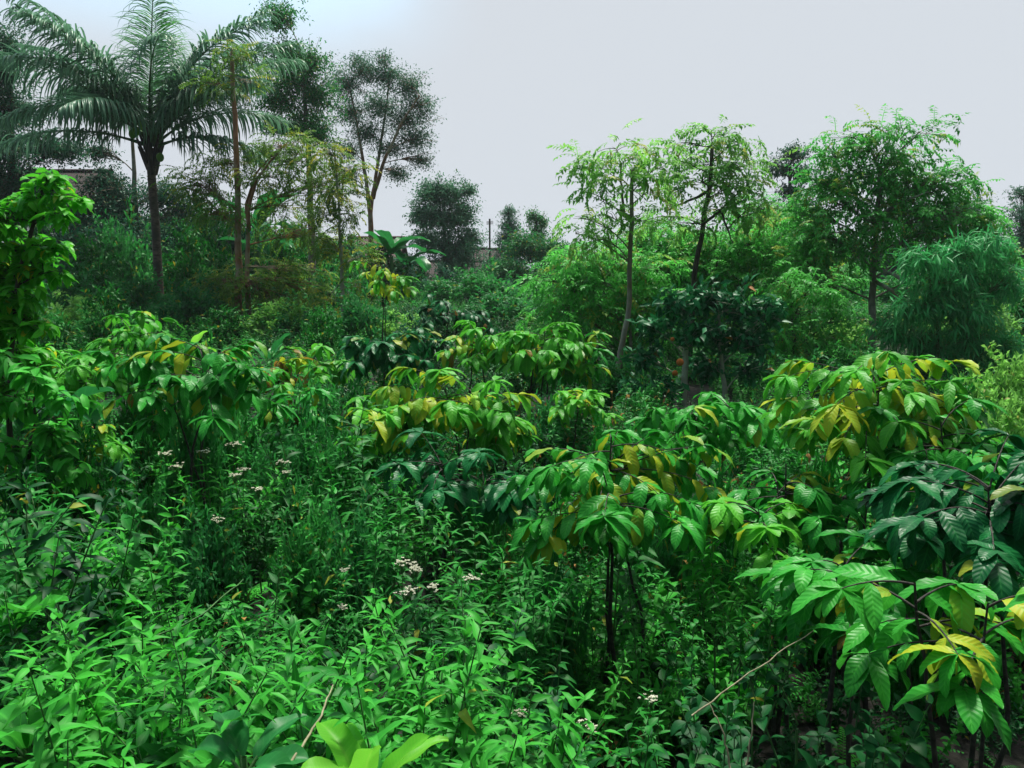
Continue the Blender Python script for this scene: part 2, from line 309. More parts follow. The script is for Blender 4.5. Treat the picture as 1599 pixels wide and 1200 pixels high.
# ------------------------------------------------------------------ trees
def bez(a, b, c, k):
    t = np.linspace(0, 1, k)[:, None]; return (1 - t) ** 2 * a + 2 * t * (1 - t) * b + t * t * c
def resample(pts, k):
    pts = np.asarray(pts, float); d = np.r_[0, np.cumsum(np.linalg.norm(np.diff(pts, axis=0), axis=1))]
    t = np.linspace(0, d[-1], k); return np.stack([np.interp(t, d, pts[:, i]) for i in range(3)], 1)
def cluster_leaves(mb, rng, C, Dout, kind, q):
    """C (m,3) twig ends, Dout (m,3) growing directions"""
    m = len(C)
    if m == 0: return
    L0, W0 = q['L'], q['W']; a, b = q.get('ab', (.6, 1.0)); nt_ = q.get('nt', 2); per = q.get('per', 14); rc = q.get('rc', .2)
    yel = q.get('yel', .08)
    if kind == 'simple':
        n = m * per
        base = np.repeat(C, per, 0); Dm = np.repeat(Dout, per, 0)
        base = base - Dm * (rng.random((n, 1)) * rc * 1.3) + nrm(rng.normal(0, 1, (n, 3))) * (rng.random((n, 1)) ** .55) * rc * .85 * np.array([1, 1, .55])
        D = nrm(Dm * .7 + rng.normal(0, .75, (n, 3)) + np.array([0, 0, q.get('hang', -.25)]))
        age = np.where(rng.random(n) < yel, rng.uniform(.3, .8, n), rng.uniform(0, .12, n))
        mb.leaves(base, D, L0 * rng.uniform(.6, 1.25, n), W0 * rng.uniform(.7, 1.2, n), droop=rng.uniform(.1, 1.1, n), roll=rng.normal(0, .6, n), nt=nt_, a=a, b=b, age=age, rnd=rng.random(n), rng=rng)
    elif kind == 'pinnate':
        nf = q.get('nf', 3); k = q.get('pairs', 7); n = m * nf
        base = np.repeat(C, nf, 0) + rng.normal(0, rc * .4, (n, 3)); Dm = np.repeat(Dout, nf, 0)
        D = nrm(Dm * .8 + rng.normal(0, .6, (n, 3)) * np.array([1, 1, .5]) + np.array([0, 0, .05]))
        RL = q.get('RL', .4) * rng.uniform(.6, 1.2, n)
        D, Nn, Sd = frame(D, rng.normal(0, .35, n)); c = rng.uniform(.5, 1.6, n)
        t = np.linspace(.18, 1, k); pos, tan, no = arc(base, D, Nn, RL, c, t)
        age = np.repeat(np.where(rng.random(n) < yel, rng.uniform(.35, .8, n), rng.uniform(0, .15, n)), k); rr = np.repeat(rng.random(n), k)
        prof = (0.65 + .35 * np.sin(pi * t))[None].repeat(n, 0).ravel()
        for sg in (-1, 1):
            Dl = nrm(tan * .55 + sg * Sd[:, None] * .9 + no * .05).reshape(-1, 3); nn = len(Dl)
            mb.leaves(pos.reshape(-1, 3), Dl + rng.normal(0, .12, (nn, 3)), L0 * prof * rng.uniform(.8, 1.15, nn), W0 * rng.uniform(.8, 1.1, nn), droop=rng.uniform(.4, 1.2, nn), roll=rng.normal(0, .3, nn), nt=nt_, a=a, b=b, age=age, rnd=rr, rng=rng, fold=.15)
        mb.leaves(pos[:, -1], tan[:, -1], L0 * np.ones(n), W0, droop=.5, nt=nt_, a=a, b=b, age=age[::k], rnd=rr[::k], rng=rng)
        tp, _, _ = arc(base, D, Nn, RL, c, np.linspace(0, 1, 4))
        mb.leaves(base, D, RL, .012, droop=c, nt=3, ns=1, a=.01, b=.3, rnd=rr[::k], rng=rng)
    elif kind == 'hang':
        n = m * per
        base = np.repeat(C, per, 0) + rng.normal(0, rc * .35, (n, 3)); Dm = np.repeat(Dout, per, 0)
        D = nrm(Dm * .55 + rng.normal(0, .55, (n, 3)) + np.array([0, 0, -.75]))
        mb.leaves(base, D, L0 * rng.uniform(.6, 1.2, n), W0 * rng.uniform(.8, 1.2, n), droop=rng.uniform(.1, .7, n), roll=rng.normal(0, .5, n), nt=nt_, a=a, b=b, age=rng.uniform(0, .15, n), rnd=rng.random(n), rng=rng)
    elif kind == 'whorl':
        n = m * per; th = rng.random(n) * 6.28
        base = np.repeat(C, per, 0) + rng.normal(0, rc * .12, (n, 3))
        D = nrm(np.stack([np.cos(th), np.sin(th), rng.uniform(-.7, .45, n)], 1) + .3 * np.repeat(Dout, per, 0))
        age = np.where(rng.random(n) < yel, rng.uniform(.3, .8, n), rng.uniform(0, .15, n))
        mb.leaves(base, D, L0 * rng.uniform(.6, 1.2, n), W0 * rng.uniform(.8, 1.2, n), droop=rng.uniform(.5, 1.5, n), roll=rng.normal(0, .3, n), nt=nt_, a=a, b=b, age=age, rnd=rng.random(n), rng=rng)

def tree(name, label, cat, d, trunks, blobs, kind, q, leafm, barkm, seed, group=None, r0=.12, cov=1.6, limb=True, twig=.004):
    """trunks: list of pixel polylines (base first); blobs: (px, py, rx, ry[, depth shift])"""
    rng = np.random.default_rng(seed); s = d / F_PX
    t0 = trunks[0][0]; b = at(t0[0], t0[1], d); base = np.array([b[0], d, float(G(b[0], d))])
    root = thing(name, label, cat, base, group)
    tks = []
    for i, tk in enumerate(trunks):
        pts = [at(p[0], p[1], d + (p[2] if len(p) > 2 else 0)) for p in tk]
        if len(tk[0]) < 4 and not (len(tk[0]) == 3 and i > 0):
            gz = float(G(pts[0][0], pts[0][1]))
            if gz < pts[0][2]: pts = [np.array([pts[0][0] + (base[0] - pts[0][0]) * 0, pts[0][1], gz - .1])] + pts
            else: pts[0] = pts[0] - np.array([0, 0, 0.1])
        k = max(8, 4 * len(pts)); p = resample(pts, k)
        p[1:-1] += rng.normal(0, .004 * (1 + d / 20), (k - 2, 3))
        rr = r0 * (1 if i == 0 else .8 if len(tk[0]) < 3 else .5); rad = rr * (1 - (.72 if len(trunks) == 1 or i else .48) * np.linspace(0, 1, k) ** 1.1); rad[0] *= 1.25
        mb = MB(); mb.tube(p, rad, 9); part('trunk', mb, barkm, root); tks.append((p, rad))
    bms = [MB() for _ in tks]; fm = MB()
    alli = np.concatenate([np.full(len(t[0]) - len(t[0]) // 3, i_) for i_, t in enumerate(tks)])
    allp = np.concatenate([t[0][len(t[0]) // 3:] for t in tks]); allr = np.concatenate([t[1][len(t[1]) // 3:] for t in tks])
    leafA = q['L'] * q['W'] * .6 / s / s
    if kind == 'pinnate': perc = q.get('nf', 3) * q.get('pairs', 7) * 2
    else: perc = q.get('per', 14)
    cov = cov * {'pinnate': 6.5, 'simple': 3.2, 'hang': 2.8, 'whorl': 2.2}[kind]
    for bl in blobs:
        px, py, rx, ry = bl[:4]; dz = bl[4] if len(bl) > 4 else rng.normal(0, .35 * rx * s)
        C0 = at(px, py, d) + np.array([0, dz, 0]); R = np.array([rx * s, (rx + ry) / 2 * s, ry * s]) * (1.25 if kind == 'simple' and d > 20 else 1)
        ncl = max(3, int(cov * pi * rx * ry / (leafA * perc)))
        v = nrm(rng.normal(0, 1, (ncl, 3))) * (rng.random((ncl, 1)) ** .5) * (1 + rng.normal(0, .24 if kind == 'simple' else .14, (ncl, 1)))
        C = C0 + v * R
        # limb from the trunk
        hd = np.linalg.norm((allp - C0)[:, :2], axis=1); want = C0[2] - .65 * hd.min() - .2 * R[2]
        j = int(np.argmin(np.abs(allp[:, 2] - want) + .5 * hd)); A0 = allp[j]; bm = bms[alli[j]]
        mid = (A0 + C0) / 2 + np.array([0, 0, .12 * np.linalg.norm(C0 - A0)]) + rng.normal(0, .08 * np.linalg.norm(C0 - A0), 3)
        lp = bez(A0, mid, C0, 9)
        lr = min(allr[j] * .45, .004 + .007 * np.linalg.norm(C0 - A0) + .012 * R[0])
        if limb: bm.tube(lp, lr * np.linspace(1, .3, 9), 5)
        for cpt in C[::max(1, ncl // 40)]:
            h = lp[int(rng.integers(3, 9))]; md = (h + cpt) / 2 + rng.normal(0, .05, 3) + np.array([0, 0, .04])
            bm.tube(bez(h, md, cpt, 4), twig * (1 + d / 14) * np.array([1, .8, .6, .4]), 3)
        D = nrm(v * R / R.max() + np.array([0, 0, .12]) + rng.normal(0, .3, v.shape))
        cluster_leaves(fm, rng, C, D, kind, q)
    for bm in bms: part('branches', bm, barkm, root)
    part('crown', fm, leafm, root)
    return root

FINE = dict(L=.12, W=.055, per=11, rc=.30, nt=1, ns=1)
def Q(**k): d_ = dict(FINE); d_.update(k); return d_

# --- left and centre background
tree('tree', 'dark bluish-green tree rising at the left edge behind the palm', 'tree', 26, [[(25, 430), (18, 250), (12, 60)]],
     [(5, 70, 38, 32), (25, 120, 36, 28), (8, 165, 50, 30), (15, 235, 60, 40), (65, 225, 40, 20), (100, 235, 35, 16), (30, 300, 60, 45), (70, 310, 45, 30), (-50, 130, 60, 70), (-40, 260, 60, 70)], 'simple', Q(), M['far_d'], M['bark_d'], 1, r0=.2, cov=2.2)
tree('tree', 'slender dark tree standing directly behind the coconut palm trunk', 'tree', 27, [[(213, 430), (211, 300), (205, 190)]],
     [(170, 285, 40, 22), (200, 310, 50, 26), (150, 330, 45, 25), (245, 300, 45, 25), (190, 350, 60, 30), (280, 320, 40, 28), (150, 235, 30, 14, 0), (210, 380, 70, 35)], 'simple', Q(), M['far_d'], M['bark_g'], 2, r0=.14, cov=1.6)
tree('tree', 'tree with two reddish-brown trunks and feathery layered foliage right of the palm', 'tree', 18,
     [[(373, 530), (371, 330), (368, 200), (362, 90)], [(389, 530), (386, 400), (388, 330), (400, 280), (445, 225)], [(389, 360, 0), (384, 320, 0), (400, 270, .3), (432, 235, .4)]],
     [(385, 130, 25, 14), (360, 85, 26, 16), (340, 130, 24, 12), (350, 250, 45, 18), (310, 290, 45, 25), (345, 330, 45, 25), (440, 225, 50, 16), (420, 275, 50, 18), (485, 250, 40, 20), (500, 290, 45, 20), (440, 320, 45, 16), (470, 360, 60, 20), (430, 420, 70, 16), (395, 445, 60, 18), (460, 450, 50, 16), (340, 440, 50, 18), (430, 475, 60, 14)],
     'pinnate', dict(L=.09, W=.035, RL=.42, nf=3, pairs=8, nt=1, rc=.25, yel=.12), M['olive'], M['bark_red'], 3, r0=.085, cov=.75)
tree('tree', 'tall narrow tree with pale trunk between the twin-trunk tree and the vase-shaped tree', 'tree', 28, [[(488, 440), (483, 260), (474, 120), (466, 70)]],
     [(450, 85, 34, 22), (485, 95, 28, 24), (460, 125, 48, 28), (440, 160, 36, 26), (495, 150, 36, 28), (470, 190, 48, 22), (425, 195, 25, 14), (500, 215, 30, 18), (430, 20, 34, 22), (415, 240, 30, 14)], 'simple', Q(), M['far_m'], M['bark_g'], 4, r0=.15, cov=1.9)
tree('tree', 'vase-shaped tree with open blue-green crown and forked reddish trunk', 'tree', 32,
     [[(584, 500), (580, 400), (578, 320)], [(578, 330, 0), (572, 280, 0), (560, 210, 0), (545, 130, 0)], [(578, 330, 0), (588, 270, .5), (600, 190, .6), (608, 120, .7)], [(582, 310, 0), (600, 250, -.5), (628, 190, -.6), (655, 150, -.7)]],
     [(540, 130, 28, 28), (570, 110, 28, 20), (605, 118, 30, 24), (638, 135, 28, 24), (660, 165, 22, 22), (545, 170, 30, 22), (590, 160, 35, 24), (630, 185, 35, 24), (570, 205, 32, 20), (650, 215, 28, 18), (610, 230, 32, 16), (540, 230, 24, 16), (660, 250, 20, 12), (620, 270, 26, 14), (555, 90, 12, 8), (600, 92, 14, 8), (545, 275, 20, 12)],
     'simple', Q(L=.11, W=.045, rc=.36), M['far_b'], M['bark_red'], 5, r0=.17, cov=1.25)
tree('sapling', 'thin white-stemmed sapling with yellow-green layered leaves below its crown', 'tree', 17, [[(537, 535), (534, 440), (530, 330), (522, 230)]],
     [(515, 240, 32, 18), (545, 265, 28, 18), (520, 300, 38, 20), (500, 330, 28, 14), (545, 340, 30, 16), (520, 385, 42, 20), (555, 405, 30, 14), (515, 470, 26, 6), (555, 475, 26, 5), (565, 450, 18, 10)],
     'pinnate', dict(L=.09, W=.035, RL=.38, nf=3, pairs=8, nt=1, rc=.22, yel=.35), M['olive'], M['bark_w'], 6, r0=.05, cov=.8)
tree('tree', 'rounded dark grey-green tree standing left of centre above the brown roof', 'tree', 36, [[(698, 480), (696, 400), (693, 340)]],
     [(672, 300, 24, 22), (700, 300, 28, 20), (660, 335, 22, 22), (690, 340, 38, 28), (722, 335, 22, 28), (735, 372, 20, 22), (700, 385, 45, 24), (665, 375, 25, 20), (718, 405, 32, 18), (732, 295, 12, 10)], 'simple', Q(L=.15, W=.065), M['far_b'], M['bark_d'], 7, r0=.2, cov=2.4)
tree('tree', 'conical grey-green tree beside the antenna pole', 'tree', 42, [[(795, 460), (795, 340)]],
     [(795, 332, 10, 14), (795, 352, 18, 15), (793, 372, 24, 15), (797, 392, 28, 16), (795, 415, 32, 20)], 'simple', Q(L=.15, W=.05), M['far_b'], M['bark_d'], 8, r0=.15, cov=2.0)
tree('tree', 'small upright tree top poking above the dense tree right of the antenna pole', 'tree', 40, [[(838, 460), (838, 340)]],
     [(830, 338, 10, 12), (846, 345, 9, 12), (838, 365, 18, 16), (838, 395, 22, 20)], 'simple', Q(L=.15, W=.06), M['far_m'], M['bark_d'], 9, r0=.15, cov=2.2)
tree('tree', 'dense rounded green tree in the centre right of the roofs', 'tree', 34, [[(840, 530), (840, 440)]],
     [(820, 382, 32, 20), (860, 388, 30, 20), (890, 405, 26, 18), (795, 425, 35, 24), (845, 445, 42, 26), (880, 450, 36, 30), (810, 470, 40, 26), (860, 490, 45, 26), (900, 420, 26, 22)], 'simple', Q(L=.15, W=.065), M['far_m'], M['bark_d'], 10, r0=.2, cov=3)
tree('tree', 'small dark round tree in front of the pinkish roof', 'tree', 31, [[(640, 520), (640, 450)]],
     [(610, 445, 26, 16), (640, 432, 24, 16), (665, 455, 28, 18), (625, 475, 38, 20), (665, 485, 34, 18)], 'simple', Q(L=.15, W=.065), M['far_d'], M['bark_d'], 12, r0=.12, cov=2.4)
tree('tree', 'very dark low tree in shade below the brown roof', 'tree', 33, [[(760, 545), (760, 470)]],
     [(730, 465, 40, 22), (780, 480, 40, 26), (700, 480, 35, 22), (750, 505, 55, 26), (810, 515, 45, 22)], 'simple', Q(L=.15, W=.065), M['far_d'], M['bark_d'], 11, r0=.18, cov=3)
# --- right trees
PN = dict(L=.105, W=.042, RL=.42, nf=3, pairs=7, nt=2, rc=.18, yel=.1)
tree('tree', 'light feathery tree with leaning grey trunk right of centre', 'tree', 12,
     [[(955, 662), (966, 570), (982, 480), (984, 400), (986, 330), (988, 265)], [(984, 345, 0), (974, 335, .1), (971, 290, .15), (968, 240, .2)]],
     [(925, 250, 30, 16), (960, 232, 30, 12), (1000, 240, 32, 14), (940, 280, 34, 14), (985, 275, 40, 14), (1030, 262, 28, 14), (920, 305, 24, 10), (1010, 300, 34, 12), (905, 340, 26, 9), (945, 335, 30, 10), (900, 365, 24, 10), (935, 375, 36, 12), (1000, 345, 34, 12)],
     'pinnate', PN, M['pinl'], M['bark_g'], 21, r0=.05, cov=1.05)
tree('tree', 'low spreading feathery shrub-tree with yellowing fronds under the leaning grey trunk tree', 'tree', 13.5,
     [[(985, 640), (985, 520), (980, 430)]],
     [(960, 400, 45, 16), (900, 405, 40, 16), (1010, 420, 40, 18), (865, 440, 42, 14), (930, 440, 50, 18), (990, 465, 45, 18), (885, 480, 45, 16), (950, 490, 50, 18), (1030, 470, 30, 20), (860, 515, 36, 14), (915, 530, 45, 14), (1000, 520, 34, 16)],
     'pinnate', PN, M['pin'], M['bark_g'], 22, r0=.04, cov=1.5)
tree('tree', 'tall feathery tree with dark leaning trunk in front of the sunset glow', 'tree', 13,
     [[(1072, 600), (1085, 430), (1098, 350), (1108, 290), (1112, 230)], [(1098, 350, 0), (1125, 330, -.2), (1145, 380, -.5)], [(1106, 300, 0), (1060, 320, .3), (1040, 332, .4)]],
     [(1110, 210, 30, 12), (1145, 222, 30, 14), (1075, 225, 26, 12), (1060, 255, 28, 12), (1110, 250, 34, 14), (1160, 255, 30, 16), (1095, 285, 34, 14), (1145, 290, 36, 16), (1180, 280, 22, 16), (1050, 300, 24, 10), (1130, 325, 36, 12), (1175, 325, 34, 16), (1040, 340, 34, 10), (1080, 350, 30, 12)],
     'pinnate', PN, M['pinl'], M['bark_d'], 23, r0=.055, cov=1.15)
tree('tree', 'bushy mid green tree filling the space below the feathery tree with the dark trunk', 'tree', 15,
     [[(1130, 600), (1125, 480), (1120, 400)]],
     [(1060, 385, 45, 24), (1120, 390, 45, 24), (1170, 380, 42, 28), (1040, 430, 40, 26), (1100, 440, 50, 26), (1160, 440, 50, 28), (1210, 400, 38, 30), (1215, 450, 40, 28), (1080, 490, 45, 26), (1180, 500, 50, 28)],
     'pinnate', PN, M['pin'], M['bark_d'], 24, r0=.06, cov=1.7)
tree('tree', 'leafy green tree closing the gap between the dark-trunked feathery tree and the large spreading one', 'tree', 17,
     [[(1195, 600), (1195, 470), (1198, 350)]], [(1190, 325, 36, 16), (1232, 345, 38, 18), (1160, 355, 36, 16), (1205, 375, 46, 18), (1262, 375, 38, 20), (1180, 410, 46, 20), (1240, 415, 46, 20), (1300, 440, 46, 24)],
     'pinnate', PN, M['pin'], M['bark_d'], 33, r0=.07, cov=1.7)
tree('tree', 'wide green tree between the leaning grey trunk and the dark trunk', 'tree', 16,
     [[(1032, 600), (1032, 480), (1030, 370)]], [(1030, 362, 36, 14), (990, 382, 38, 16), (1070, 370, 34, 16), (940, 398, 38, 16), (1040, 402, 46, 18), (890, 415, 34, 16), (985, 420, 46, 18), (870, 455, 40, 20), (935, 455, 46, 20)],
     'pinnate', PN, M['pin'], M['bark_d'], 34, r0=.06, cov=1.7)
tree('tree', 'dark narrow tree in the distance between the two big feathery trees', 'tree', 30, [[(1232, 440), (1234, 260)]],
     [(1236, 240, 22, 16), (1220, 262, 24, 14), (1250, 268, 18, 16), (1235, 300, 26, 14), (1245, 330, 32, 20), (1215, 345, 30, 18)], 'simple', Q(L=.15), M['far_d'], M['bark_d'], 25, r0=.16, cov=1.9)
tree('tree', 'large spreading feathery tree with a straight grey trunk on the right', 'tree', 14,
     [[(1360, 560), (1363, 430), (1368, 350), (1374, 270)], [(1368, 345, 0), (1400, 318, -.3), (1450, 300, -.6)], [(1366, 420, 0), (1400, 430, -.6), (1440, 480, -1), (1480, 540, -1.3)], [(1367, 350, 0), (1350, 318, .2), (1320, 300, .3)], [(1366, 440, 0), (1395, 455, -.7), (1430, 520, -1.2)]],
     [(1320, 215, 22, 14), (1385, 205, 24, 14), (1430, 212, 28, 10), (1360, 235, 34, 14), (1300, 245, 26, 14), (1410, 250, 40, 18), (1340, 270, 44, 18), (1285, 285, 36, 18), (1385, 290, 46, 18), (1450, 290, 44, 20), (1500, 285, 26, 18), (1495, 265, 16, 10), (1310, 320, 46, 18), (1255, 335, 40, 16), (1420, 330, 50, 18), (1490, 335, 44, 22), (1360, 350, 50, 16), (1540, 345, 26, 26), (1280, 370, 46, 18), (1440, 370, 50, 20), (1510, 385, 44, 22), (1330, 395, 46, 18), (1550, 410, 24, 26), (1250, 410, 40, 20), (1470, 420, 48, 20)],
     'pinnate', PN, M['pin'], M['bark_g'], 26, r0=.07, cov=1.6)
tree('bamboo', 'clump of bamboo with drooping narrow leaf fans on the right', 'bamboo', 12.5,
     [[(1470, 640), (1465, 520), (1450, 440)], [(1500, 640), (1510, 520), (1520, 420)], [(1440, 640), (1425, 540)]],
     [(1450, 440, 50, 24), (1510, 430, 45, 26), (1420, 475, 44, 24), (1480, 480, 50, 26), (1540, 470, 28, 36), (1400, 515, 30, 26), (1450, 530, 50, 26), (1515, 530, 48, 30), (1560, 540, 30, 36), (1440, 575, 40, 20), (1500, 585, 48, 24), (1555, 395, 20, 26), (1420, 405, 44, 20), (1480, 395, 44, 22), (1535, 380, 30, 24), (1570, 440, 24, 30)],
     'hang', dict(L=.24, W=.034, per=12, rc=.14, nt=2, ab=(.4, 1.1)), M['bamboo'], M['stem_g'], 27, r0=.03, cov=2.3)
tree('tree', 'feathery green shrub-tree between the dark glossy tree and the straight grey trunk', 'tree', 12.5,
     [[(1245, 640), (1240, 540), (1235, 460)]],
     [(1230, 440, 34, 18), (1275, 455, 38, 18), (1200, 475, 36, 16), (1250, 490, 45, 18), (1300, 500, 30, 18), (1220, 525, 40, 18), (1280, 540, 40, 18), (1250, 570, 40, 16)],
     'pinnate', PN, M['pin'], M['bark_d'], 28, r0=.035, cov=1.2)
ct = tree('fruit_tree', 'dark glossy-leaved fruit tree with pale spotted trunk and orange fruit', 'tree', 10,
     [[(1064, 690), (1068, 610), (1070, 555), (1080, 500)], [(1140, 690), (1130, 600), (1125, 540), (1120, 480)]],
     [(1050, 480, 36, 24), (1100, 465, 44, 26), (1150, 480, 40, 28), (1020, 515, 30, 20), (1080, 520, 40, 20), (1130, 530, 44, 24), (1180, 530, 36, 26), (1200, 490, 26, 24), (1010, 560, 26, 20), (1110, 575, 40, 18), (1170, 580, 36, 20), (1030, 600, 26, 16), (1020, 640, 34, 20), (990, 610, 30, 20)],
     'simple', dict(L=.15, W=.065, per=12, rc=.2, nt=2, hang=.05, ab=(.7, .8), yel=.006), M['citrus'], M['bark_w'], 29, r0=.055, cov=2.4)
def fruit(px, py, d, r, root):
    p = at(px, py, d); mb = MB(); ph = np.linspace(.05, pi - .05, 8); mb.tube(np.stack([0 * ph, 0 * ph, -np.cos(ph)], 1) * r + p, np.sin(ph) * r, 10)
    part('fruit', mb, M['orange'], root)
M['orange'] = leaf_mat('orange_fruit', (.35, .09, .02), (.45, .13, .02), rough=.5, tr=.0, rib=0)
fruit(1062, 566, 9.4, .045, ct); fruit(1054, 583, 9.5, .035, ct); fruit(1050, 530, 9.5, .025, ct)
for i, (dd, lab, bl, mt) in enumerate([
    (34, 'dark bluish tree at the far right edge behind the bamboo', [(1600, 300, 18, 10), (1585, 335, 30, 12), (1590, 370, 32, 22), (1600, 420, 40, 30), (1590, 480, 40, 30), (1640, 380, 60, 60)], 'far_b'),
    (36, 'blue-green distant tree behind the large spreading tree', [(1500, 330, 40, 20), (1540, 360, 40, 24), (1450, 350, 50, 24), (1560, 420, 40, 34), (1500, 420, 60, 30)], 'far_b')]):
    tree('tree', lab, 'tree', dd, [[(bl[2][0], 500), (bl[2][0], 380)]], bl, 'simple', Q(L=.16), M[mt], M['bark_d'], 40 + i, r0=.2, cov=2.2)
tree('tree', 'bright green leafy tree hanging over the left edge in the foreground', 'tree', 5.2,
     [[(20, 800), (15, 600), (28, 430), (62, 320)], [(15, 640, 0), (-10, 520, .1), (-20, 400, .2)]],
     [(70, 282, 34, 12), (92, 305, 32, 14), (45, 318, 36, 16), (95, 340, 30, 8), (15, 345, 40, 22), (30, 385, 50, 20), (75, 385, 26, 10), (0, 425, 50, 26), (62, 425, 40, 14), (30, 465, 56, 20), (-10, 510, 50, 30), (55, 505, 46, 18), (25, 560, 50, 24), (5, 620, 50, 28), (-60, 400, 60, 60), (-60, 560, 60, 60)],
     'whorl', dict(L=.12, W=.042, per=9, rc=.14, nt=4, ab=(.6, .8), yel=.03), M['lefty'], M['bark_d'], 30, r0=.022, cov=4.5, twig=.003)

tree('tree', 'deep green drooping-leaved small tree low on the left edge', 'tree', 4.7,
     [[(40, 860), (45, 720), (60, 600)]], [(20, 560, 44, 20), (70, 585, 40, 18), (110, 620, 34, 18), (30, 620, 50, 24), (80, 670, 46, 22), (20, 700, 50, 26), (110, 720, 34, 20), (60, 750, 50, 24)],
     'whorl', dict(L=.13, W=.045, per=9, rc=.14, nt=4, ab=(.6, .8), yel=.01), M['weed2'], M['bark_d'], 31, r0=.02, cov=2.6, twig=.003)
# --- background belt of trees closing the view
belt = []
for i, (mt, cv, kq) in enumerate([('far_m', 2.6, Q(L=.2, W=.085, rc=.45)), ('far_d', 2.8, Q(L=.2, W=.085, rc=.45)), ('far_b', 2.4, Q(L=.18, W=.08, rc=.45))]):
    belt.append((mt, cv, kq))
BT = [(150, 318, 31, 1), (290, 335, 31, 0), (350, 348, 30, 1), (450, 352, 33, 0), (528, 372, 34, 0), (638, 402, 35, 0), (872, 395, 37, 1), (-160, 340, 40, 1), (-60, 370, 38, 0), (60, 350, 36, 1), (130, 340, 33, 1), (250, 330, 38, 0), (330, 350, 36, 0), (400, 360, 42, 2), (470, 365, 40, 0), (540, 385, 44, 1), (640, 430, 44, 1),
      (900, 432, 46, 1), (960, 410, 44, 1), (1030, 400, 42, 1), (1100, 375, 40, 1), (1180, 365, 42, 1), (1260, 370, 38, 1), (1330, 370, 40, 1), (1400, 375, 38, 1), (1470, 380, 40, 0), (1540, 390, 39, 1), (700, 440, 38, 1), (780, 445, 37, 1), (1640, 420, 42, 2), (1740, 380, 44, 2), (1840, 380, 44, 2)]
marks = [(0, 'the left edge'), (105, 'the left house'), (240, 'the palm trunk'), (375, 'the twin trunks'), (487, 'the tall narrow tree'), (583, 'the vase-shaped tree'), (697, 'the rounded dark tree'), (765, 'the antenna pole'), (840, 'the dense central tree'), (955, 'the leaning grey trunk'), (1068, 'the pale spotted trunk'), (1235, 'the dark narrow tree'), (1360, 'the straight grey trunk'), (1480, 'the bamboo'), (1599, 'the right edge')]
def near_mark(px):
    if px < marks[0][0]: return 'left of ' + marks[0][1]
    for a, b_ in zip(marks, marks[1:]):
        if a[0] <= px < b_[0]:
            f = (px - a[0]) / (b_[0] - a[0])
            return ('just right of ' + a[1]) if f < .33 else ('just left of ' + b_[1]) if f > .67 else ('between %s and %s' % (a[1], b_[1].replace('the ', '', 1)))
    return 'right of ' + marks[-1][1]
words = ['mid green', 'very dark green', 'blue-green']
src = {}
for i, (px, top, d, k) in enumerate(BT):
    lab = '%s background tree %s' % (words[k], near_mark(px)); gz = float(G(at(px, 470, d)[0], d))
    if k not in src:
        h = 1255 * (2 - gz) / d + 470; r = 46; mt, cv, kq = belt[k]
        bl = [(px - 22, top + 16, 24, 16), (px + 16, top + 12, 24, 15), (px - 40, top + 42, 30, 22), (px + 5, top + 42, 36, 24), (px + 42, top + 44, 28, 22), (px - 25, top + 76, 44, 24), (px + 28, top + 78, 44, 24), (px, top + 104, 55, 22)]
        src[k] = (tree('tree', lab, 'tree', d, [[(px, h), (px, top + 30)]], bl, 'simple', kq, M[mt], M['bark_d'], 60 + i, group='trees far behind the garden', r0=.2, cov=cv), at(px, top, d)[2] - gz)
    else:
        so_, hh = src[k]; p = at(px, top, d); sc_ = (p[2] - gz) / hh
        copy_thing(so_, (p[0], d, gz), i * 1.7, max(.7, sc_), lab, 'trees far behind the garden')

